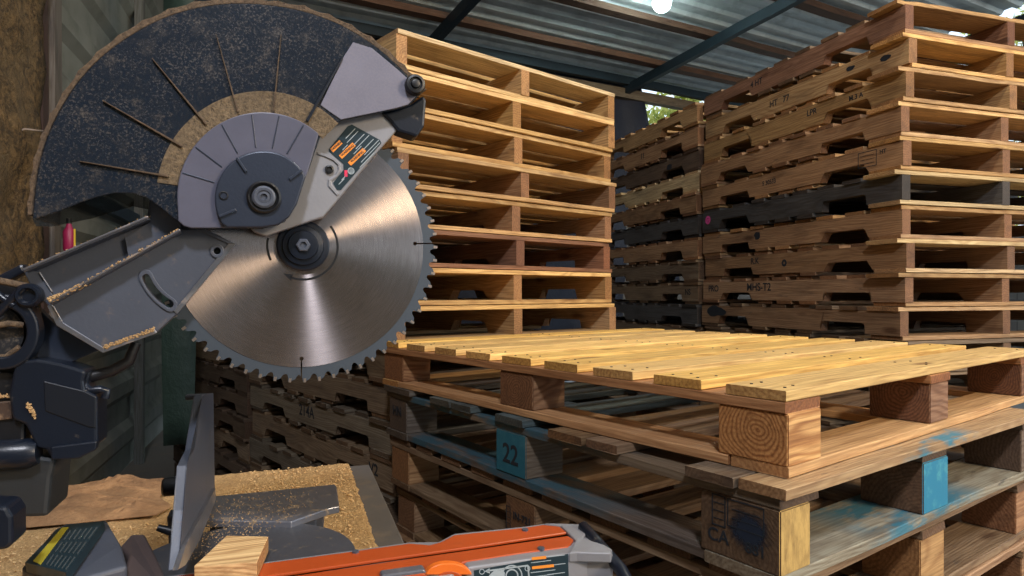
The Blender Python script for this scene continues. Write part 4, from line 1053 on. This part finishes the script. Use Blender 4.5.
# table arm (gray casting) in local coordinates; top just below the orange plates
pU = [(60, 590), (185, 574.5), (269, 562.5), (355, 551), (410, 543.2), (430, 544.8), (440, 542.2), (454, 535), (520, 528), (543, 524.8), (560, 526.6), (566.5, 532), (480, 545.2), (380, 559.3), (60, 606)]
pL = [(60, 611), (380, 562.8), (480, 548.5), (568, 535.6), (573.5, 539.5), (568, 546.5), (522, 552.5), (466, 561), (448, 568), (424, 573.5), (380, 580), (60, 640)]
op = hslab('orange_kerf_plate', pU, ZT, .004, M['orange'], bev=.0012, label='orange kerf plate on the far side of the slot')
hslab('orange_kerf_plate', pL, ZT, .004, M['orange'], bev=.0012, label='orange kerf plate on the near side of the slot')
hslab('kerf_channel', [(60, 600), (380, 556), (566, 530.5), (569, 537), (380, 563), (60, 612)], ZT-.0035, .02, M['black'], bev=0)
body = [(60, 588), (185, 572.5), (269, 560.5), (355, 549), (410, 541.2), (438, 541), (453, 533), (520, 526.2), (543, 523), (564, 523.6), (584, 524.5), (590, 529), (604, 544), (612, 548), (613, 553.5), (580, 552.5), (569, 553.5), (522, 557.5), (466, 563.5), (452, 576), (380, 590), (60, 650)]
hslab('table_arm', body, ZT-.0035, .045, M['cast_light'], bev=.004, label='light grey cast arm under the orange plates')
# raised collar around the arm's end
hslab('arm_end_collar', [(543, 523), (566, 523.4), (584, 524.3), (588, 529), (583, 538), (604, 544.5), (612, 549), (611, 553), (577, 552), (569, 552.5), (575.5, 540), (567.5, 532), (561, 525.6)], ZT+.0005, .012, M['cast_light'], bev=.0015)
# front face of the arm: blocky housing with the label
pa, pb = Hz(466, 562.5, ZT), Hz(613, 550.5, ZT)
fy = pa.y-.002
bm = bmesh.new()
prof = [(pa.x, ZT-ZB-.0015), (pb.x-.004, ZT-ZB-.0015), (pb.x, ZT-ZB-.008), (pb.x, ZT-ZB-.062), (pa.x, ZT-ZB-.062), (pa.x-.003, ZT-ZB-.006)]
prism_bm(bm, [(x, fy-.008, z) for x, z in prof], [(x, fy+.016, z) for x, z in prof])
# front housing (label carrier)
fh = bevel(link('arm_front', mesh('arm_front', bm), M['cast_light'], saw), .003, 3)
FYW = -(fy-.008)     # plane offset of the front face
def F_(px, py): return S(px, py, FYW)
lab2 = slab('arrow_label', [(474, 570.5), (568, 553.8), (569.5, 600), (475.5, 618)], FYW, FYW+.0004, lab, fh, 0)
for (cx, cy, L) in ((539, 558.0, 14.5), (543, 566.8, 22)): quadpx('label_panel', cx, cy, L, 2.8, 6, FYW+.0007, M['lor'], lab2)
for (cx, cy, L) in ((556, 556.0, 18), (541, 561.6, 20), (558, 564.4, 15), (543, 571.3, 25), (556, 573.6, 18), (543, 575.6, 22)): quadpx('text_line', cx, cy, L, .7, 7, FYW+.0006, M['lwh'], lab2)
def polyline_px(name, pts, wd, parent, w_):
    for (x0, y0), (x1, y1) in zip(pts, pts[1:]):
        L = math.hypot(x1-x0, y1-y0); nx, ny = -(y1-y0)/L*wd/2, (x1-x0)/L*wd/2
        slab(name, [(x0+nx, y0+ny), (x1+nx, y1+ny), (x1-nx, y1-ny), (x0-nx, y0-ny)], w_-.0003, w_, M['lwh'], parent, 0)
polyline_px('arrow_line', [(487, 571), (528, 565.5), (529, 577)], 1.5, lab2, FYW+.0007)
slab('arrow_head', [(484.5, 571.4), (489.5, 568.3), (490, 573.6)], FYW+.0004, FYW+.0007, M['lwh'], lab2, 0)
slab('number_ring', circ(482, 571.8, 2.8, 18), FYW+.0004, FYW+.0007, M['lwh'], lab2, 0, [circ(482, 571.8, 2.1, 18)])
slab('number_ring', circ(527.5, 568.5, 2.8, 18), FYW+.0005, FYW+.0008, M['lwh'], lab2, 0, [circ(527.5, 568.5, 2.1, 18)])
slab('drawn_disc', circ(512, 575.5, 10.5, 30), FYW+.0004, FYW+.0007, M['lwh'], lab2, 0, [circ(512, 575.5, 9.3, 30)])
slab('drawn_disc', circ(512, 575.5, 6.5, 30), FYW+.0004, FYW+.0007, M['lwh'], lab2, 0, [circ(512, 575.5, 5.2, 30)])
slab('drawn_saw', [(489, 575.5), (494, 570.8), (503, 570), (505, 573), (504, 580), (490, 582)], FYW+.0004, FYW+.00075, M['lwh'], lab2, 0)
disc('front_bolt', 606.5, 559.5, [(.0036, 0), (.0036, .001), (.0022, .0015)], M['black'], FYW-.0003, fh, 16)
# orange thumb lever and its grey ledge
lv = slab('orange_lever', arcp(449, 577, 23.5, 8, 172, 22, 13.5), FYW-.004, FYW+.006, dusty('bright_orange_plastic', (.85, .17, .02), (.3, .12, .04), .62, .8, .3, 0, 30, .3), bev=.0025, seg=3)
lv['label'] = 'bright orange thumb lever'
slab('lever_recess', arcp(450, 581, 14.0, 15, 165, 16, 9.5), FYW+.0055, FYW+.0068, M['orange'], lv, .0006)
slab('lever_ledge', [(380, 582), (382, 575.5), (424, 569.5), (428, 574), (427, 590), (380, 596)], FYW-.012, FYW+.003, M['table'], bev=.0015)
# bevel rod at the end
p0, p1 = Hz(583, 527, ZT+.002), Hz(612, 553, ZT-.006)
bm = bmesh.new(); d_ = (p1-p0).normalized(); tube_bm(bm, [p0-d_*.004, p0+Vector((0, 0, .001)), p1+d_*.02+Vector((0, 0, -.01)), p1+d_*.10+Vector((0, 0, -.055))], [.0045, .0072, .0078, .0078], 16)
link('control_rod', mesh('control_rod', bm, True, 40), M['dark_plastic'], saw)
for (x, y) in ((355.5, 552.5), (525, 530.5), (541, 549.0)):
    p = Hz(x, y, ZT); bm = bmesh.new(); tube_bm(bm, [(p.x, p.y, ZT-ZB-.002), (p.x, p.y, ZT-ZB+.0022)], .0044, 6); link('plate_screw', mesh('plate_screw', bm), M['cast'], saw)
# round turntable
tcn = Hz(262, 556, ZT-.004); tcn = Vector((tcn.x-.02, tcn.y-.005, 0))
bm = bmesh.new(); tube_bm(bm, [(tcn.x, tcn.y, ZT-ZB-.05), (tcn.x, tcn.y, ZT-ZB-.007), (tcn.x, tcn.y, ZT-ZB-.0045)], [.128, .128, .126], 96)
link('turntable', mesh('turntable', bm, True, 30), dusty('dark_turntable', (.075, .08, .095), (.34, .24, .13), .58, .70, .42, .3, 60, .6), saw)
# base casting wing behind the blade
wing = hslab('base_wing', [(200, 497), (216, 496), (334.5, 484.2), (336.5, 486), (339.5, 506), (328, 508.5), (291, 521.5), (205, 520), (185, 521)], ZT+.004, .010, M['table'], bev=.0015, label='machined base plate sprinkled with sawdust')
q0, q1, q2, q3 = Hz(213, 519, ZT), Hz(291, 520, ZT), Hz(325, 509, ZT), Hz(334, 486, ZT)
bm = bmesh.new(); zz0, zz1 = .002, ZT-ZB-.004
def wall_bm(bm, a, b, th, z0, z1):
    d = (b-a); d.z = 0; d.normalize(); nn = Vector((d.y, -d.x, 0))*th
    P_ = [(a.x, a.y), (b.x, b.y), (b.x-nn.x, b.y-nn.y), (a.x-nn.x, a.y-nn.y)]
    prism_bm(bm, [(x, y, z1) for x, y in P_], [(x, y, z0) for x, y in P_])
wall_bm(bm, Vector((q0.x, q0.y+.012, 0)), Vector((q1.x, q1.y+.012, 0)), -.012, zz1-.035, zz1)
link('base_skirt', mesh('base_skirt', bm), M['cast'], saw)
for (xa, ya) in ((q1.x+.020, q1.y+.030), (q3.x-.030, q3.y-.02), (q0.x-.05, q0.y+.06)):
    bm = bmesh.new()
    prism_bm(bm, [(xa-.014, ya-.016, zz1), (xa+.014, ya-.016, zz1), (xa+.014, ya+.016, zz1), (xa-.014, ya+.016, zz1)], [(xa-.010, ya-.012, 0.0005), (xa+.012, ya-.012, 0.0005), (xa+.012, ya+.012, .0005), (xa-.010, ya+.012, .0005)])
    bevel(link('base_leg', mesh('base_leg', bm), M['cast'], saw), .002)
# base body down to the bench
bm = bmesh.new(); prism_bm(bm, [(tcn.x-.135, -.10, zz1-.01), (tcn.x+.10, -.10, zz1-.01), (tcn.x+.10, .075, zz1-.01), (tcn.x-.135, .10, zz1-.01)], [(tcn.x-.13, -.09, .0005), (tcn.x+.09, -.09, .0005), (tcn.x+.08, .06, .0005), (tcn.x-.13, .09, .0005)])
bevel(link('base_body', mesh('base_body', bm), M['cast'], saw), .004)
# ---- fence half behind the blade: plate seen nearly edge-on
fp0 = Hz(215, 505, ZT)
FP = MI @ fp0
def Fp(px, py, off=0):
    p = MINV @ onplane(px, py, FP+U*off, U); return p
def fslab(name, pts, t0, t1, mat, parent=None, bev=.0015, label=None):
    o_ = [Fp(x, y, t1) for x, y in pts]; bm = bmesh.new(); prism_bm(bm, [(p.x, p.y, p.z) for p in o_], [(p.x-(t1-t0), p.y, p.z) for p in o_]); bmesh.ops.triangulate(bm, faces=[f for f in bm.faces if len(f.verts) > 4])
    o = link(name, mesh(name, bm), mat, parent or saw); bevel(o, bev, 2, 40)
    if label: o['label'] = label
    return o
# side seen from the right: near edge on the left in the picture
fslab('fence', [(202.5, 394.5), (213.5, 393), (215, 494), (196, 542), (178.5, 570), (181, 545), (184, 510), (187, 465), (194.5, 449)], -.010, 0, M['cast'], label='tall grey fence plate')
fslab('fence_base', [(215.5, 488), (216, 500), (200, 540), (186, 565), (178, 570), (186, 545)], -.001, .004, M['edge'], bev=.0006)
bm = bmesh.new(); p = Fp(206, 394.2, 0); p2 = p+Vector((-.022, .002, 0)); box_bm(bm, p2.x-.002, p.x, p.y-.004, p.y+.010, p.z-.006, p.z+.000)
bevel(link('fence_lip', mesh('fence_lip', bm), M['cast'], saw), .001)
p = Fp(190, 492, -.03)
for dy_, r_ in ((0, .0165), (.022, .0135)):
    bm = bmesh.new(); q = Vector((p.x, p.y+dy_*.4+.03, p.z+.0)); tube_bm(bm, [(q.x+.022, q.y, q.z), (q.x+.008, q.y, q.z), (q.x+.004-dy_*1.2, q.y, q.z), (q.x-.012-dy_*1.2, q.y, q.z), (q.x-.015-dy_*1.2, q.y, q.z)], [.004, .005, r_, r_, r_*.8], 14)
    link('fence_knob', mesh('fence_knob', bm, True, 40), M['dark_plastic'], saw)
p = Hz(170, 531, ZT+.012); bm = bmesh.new(); tube_bm(bm, [(p.x-.014, p.y, p.z+.006), (p.x, p.y, p.z), (p.x+.016, p.y, p.z-.004), (p.x+.018, p.y-.004, p.z-.02)], [.004, .0055, .006, .004], 12)
link('fence_lever', mesh('fence_lever', bm, True, 40), M['black'], saw)
# ---- scale housing with label, bottom left
def freeq(pts): return [MINV @ at(*p) for p in pts]
def hull_part(name, top, drop, mat, parent=None, bev=.003, label=None):
    """top polygon given by (px, py, depth); body dropped to height drop above the bench"""
    t_ = freeq(top); bm = bmesh.new(); prism_bm(bm, [p[:] for p in t_], [(p.x, p.y, drop) for p in t_])
    o = link(name, mesh(name, bm), mat, parent or saw); bevel(o, bev, 3, 30)
    if label: o['label'] = label
    return o
sh = hull_part('scale_housing', [(21, 567, .66), (54, 529, .74), (66, 523, .755), (107, 519.5, .75), (122, 545, .70), (128, 566, .665), (66, 582, .63)], .012, M['cast'], bev=.004, label='grey base end with a scale label')
sl_ = [(27, 564, .656), (58, 529.5, .73), (68, 524.5, .742), (102, 521.5, .738), (66, 573.5, .632)]
tl = freeq(sl_); nrm = ((tl[1]-tl[0]).cross(tl[4]-tl[0])).normalized(); nrm = nrm if nrm.z > 0 else -nrm
cpl = sum(tl, Vector())/5
def onlab(px, py, off=0):
    d = (MINV.to_3x3() @ ray(px, py)); o_ = MINV @ Vector((0, 0, CZ)); t_ = (cpl+nrm*off-o_).dot(nrm)/d.dot(nrm); return o_+d*t_
def lslab(name, pts, a, b, mat, parent):
    A = [onlab(x, y, b) for x, y in pts]; bm = bmesh.new(); prism_bm(bm, [p[:] for p in A], [(p-nrm*(b-a))[:] for p in A]); return link(name, mesh(name, bm), mat, parent)
o_off = .006
lb = lslab('scale_label', [(25, 562.5), (57, 529.5), (68, 524.5), (104, 521), (66, 572.5)], -.004, o_off, lab, sh)
lslab('yellow_band', [(33, 561), (62, 527.5), (68.5, 527), (40.5, 564.5)], o_off, o_off+.0004, simple('label_yellow', (.42, .36, .03), .6), lb)
for k in range(6):
    f = k/5; x0, y0 = 45+f*19, 565.5+f*5.0; x1, y1 = 72+f*27, 527-f*3.6
    for (g0, g1) in ((0.03, .30), (.36, .62), (.68, .93)):
        ax, ay, bx_, by_ = x0+(x1-x0)*g0, y0+(y1-y0)*g0, x0+(x1-x0)*g1, y0+(y1-y0)*g1
        lslab('text_line', [(ax, ay), (bx_, by_), (bx_+1.0, by_+.5), (ax+1.0, ay+.5)], o_off, o_off+.0004, simple('faint_label_text', (.06, .075, .08), .6) if (k == 0 and g0 < .1) else D.materials['faint_label_text'], lb)
hull_part('base_end_block', [(120, 546, .72), (131, 534, .745), (145, 533.5, .745), (153, 549, .715), (163, 570, .68), (166, 590, .65), (120, 590, .65), (128, 556, .70)], .012, dusty('orange_reflection_casting', (.15, .115, .115), (.40, .26, .14), .58, .72, .42, .5, 50, .5), bev=.003)  # reddish tint paints the reflected orange into the grey metal's colour
# sawdust on the table
bm = bmesh.new()
def ontab():
    while True:
        x, y = rnd.uniform(178, 330), rnd.uniform(490, 560)
        if inside((x, y), [(205, 500), (330, 488), (300, 512), (262, 536), (225, 545), (195, 560), (180, 565)]) and rnd.random() < (1.2-(x-180)/150): break
    p = Hz(x, y, ZT+.0045); return p
grains(bm, 760, ontab, .0003, .0010)
tag(link('sawdust_grains', mesh('sawdust_grains', bm), GR, saw), kind='stuff')

# ================================================================== BENCH
bench = empty('workbench', MI @ Vector((-.7, .2, -ZB)), TH); tag(bench, 'low grey workbench carrying the saw', 'workbench')
def benchbox(name, x0, x1, y0, y1, z0, z1, mat, bev=.003):
    bm = bmesh.new(); box_bm(bm, x0+.7, x1+.7, y0-.2, y1-.2, z0, z1); o = link(name, mesh(name, bm), mat, bench); bevel(o, bev); return o
BX = .118; BY = .815
M['benchgrey'] = dusty('worn_grey_board', (.13, .12, .115), (.34, .25, .16), .52, .66, .75, 0, 24, .6)
benchbox('bench_top', -.86, BX+.045, -.50, BY, ZB-.052, ZB-.012, M['benchgrey'])
for x in (-.82, BX-.03):
    for y in (-.42, BY-.08): benchbox('leg', x, x+.06, y, y+.06, 0, ZB-.052, M['benchgrey'])
for y in (-.42, BY-.08): benchbox('rail', -.80, BX-.03, y+.015, y+.045, .25, .33, M['benchgrey'])
# sawdust carpet lying on the bench top
bm = bmesh.new(); nx_, ny_ = 200, 200; vg = []
x0, x1, y0, y1 = -.84, BX, -.42, BY-.005
for i in range(nx_+1):
    row = []
    for j in range(ny_+1):
        x = x0+(x1-x0)*i/nx_; y = y0+(y1-y0)*j/ny_
        ed = min(1, (BX-x)/.02) if x < BX else 0
        z = -.0045+.004*noise.fractal(Vector((x*9, y*9, 0)), .9, 2, 3)+.0022*noise.noise(Vector((x*60, y*60, 1)))
        z += .0*x
        z = min(z, -.0008)
        xx = x+(noise.noise(Vector((y*30, 4, 0)))*.006+noise.noise(Vector((y*110, 4, 0)))*.004 if i == nx_ else 0)
        zz_ = z if 0 < i < nx_ and 0 < j < ny_ else -.0115
        row.append(bm.verts.new((xx, y, zz_)))
    vg.append(row)
for i in range(nx_):
    for j in range(ny_): bm.faces.new([vg[i][j], vg[i+1][j], vg[i+1][j+1], vg[i][j+1]])
o = link('sawdust', mesh('sawdust', bm, True), M['sawdust'], None, (BC.x, BC.y, ZB), (0, 0, TH)); tag(o, 'layer of golden sawdust covering the bench around the saw', 'sawdust', kind='stuff')
bm = bmesh.new()
def onbench():
    while True:
        x, y = rnd.uniform(-.62, BX-.004), rnd.uniform(-.10, BY-.01)
        if (x > -.12 and y > .05) or y < .50: break
    return Vector((x, y, rnd.uniform(-.0045, -.0014)))
grains(bm, 6500, onbench, .0007, .0026)
tag(link('sawdust_flakes', mesh('sawdust_flakes', bm), simple('pale_shaving', (.74, .52, .27), .9), o), kind='stuff')
# crumpled kraft paper at the back left
bm = bmesh.new(); nx_, ny_ = 70, 50; vg = []
rn = random.Random(2); cr = [(rn.uniform(0, 1), rn.uniform(0, 1), rn.uniform(0, PI), rn.uniform(.3, 1)) for _ in range(14)]
for i in range(nx_+1):
    row = []
    for j in range(ny_+1):
        u_, v_ = i/nx_, j/ny_; x = -.80+.56*u_; y = .53+.255*v_
        x += .03*noise.noise(Vector((v_*3, 1, 0))); y += .03*noise.noise(Vector((u_*3, 7, 0)))
        z = .006
        for (cx, cy, a, k) in cr:
            d = abs((u_-cx)*math.sin(a)-(v_-cy)*math.cos(a)); z += .010*k*max(0, 1-d/.05)-.005*max(0, 1-d/.012)
        z += .006*abs(noise.noise(Vector((x*9, y*9, 3))))
        e_ = min(1, min(u_, 1-u_, v_, 1-v_)/.1); z = .0012+(z-.001)*e_
        row.append(bm.verts.new((x, y, z)))
    vg.append(row)
for i in range(nx_):
    for j in range(ny_): bm.faces.new([vg[i][j], vg[i+1][j], vg[i+1][j+1], vg[i][j+1]])
o = link('kraft_paper', mesh('kraft_paper', bm), M['kraft'], None, (BC.x, BC.y, ZB), (0, 0, TH)); m = o.modifiers.new('t', 'SOLIDIFY'); m.thickness = .0008; m.offset = 1
tag(o, 'crumpled brown paper lying dusty on the bench behind the saw', 'paper')
# wood offcut on the saw table
wp = [(226.5, 535.5), (268.5, 536.5), (257, 562.5), (194, 566)]
zo = ZT+.019
pts_ = [MI @ Hz(x, y, zo) for x, y in wp]
cx_ = sum(pts_, Vector())/4
oc_ = empty('wood_offcut', Vector((cx_.x, cx_.y, ZT+.0006)), TH)
bm = bmesh.new(); A = [Matrix.Rotation(-TH, 3, 'Z') @ (p-cx_) for p in pts_]
prism_bm(bm, [(p.x, p.y, .0185) for p in A], [(p.x*1.0, p.y, 0) for p in A]); D.objects.remove(oc_)
WOFF = wood('offcut_wood', .03, 1500, .55, (.0, -.05), .1)
o = link('wood_offcut', mesh('wood_offcut', bm), WOFF, None, Vector((cx_.x, cx_.y, ZT+.0006)), (0, 0, TH), (.80, .56, .28)); bevel(o, .0008); tag(o, 'small pale wedge cut wood offcut lying on the saw table by the orange plate', 'wood block')
# yellow shavings
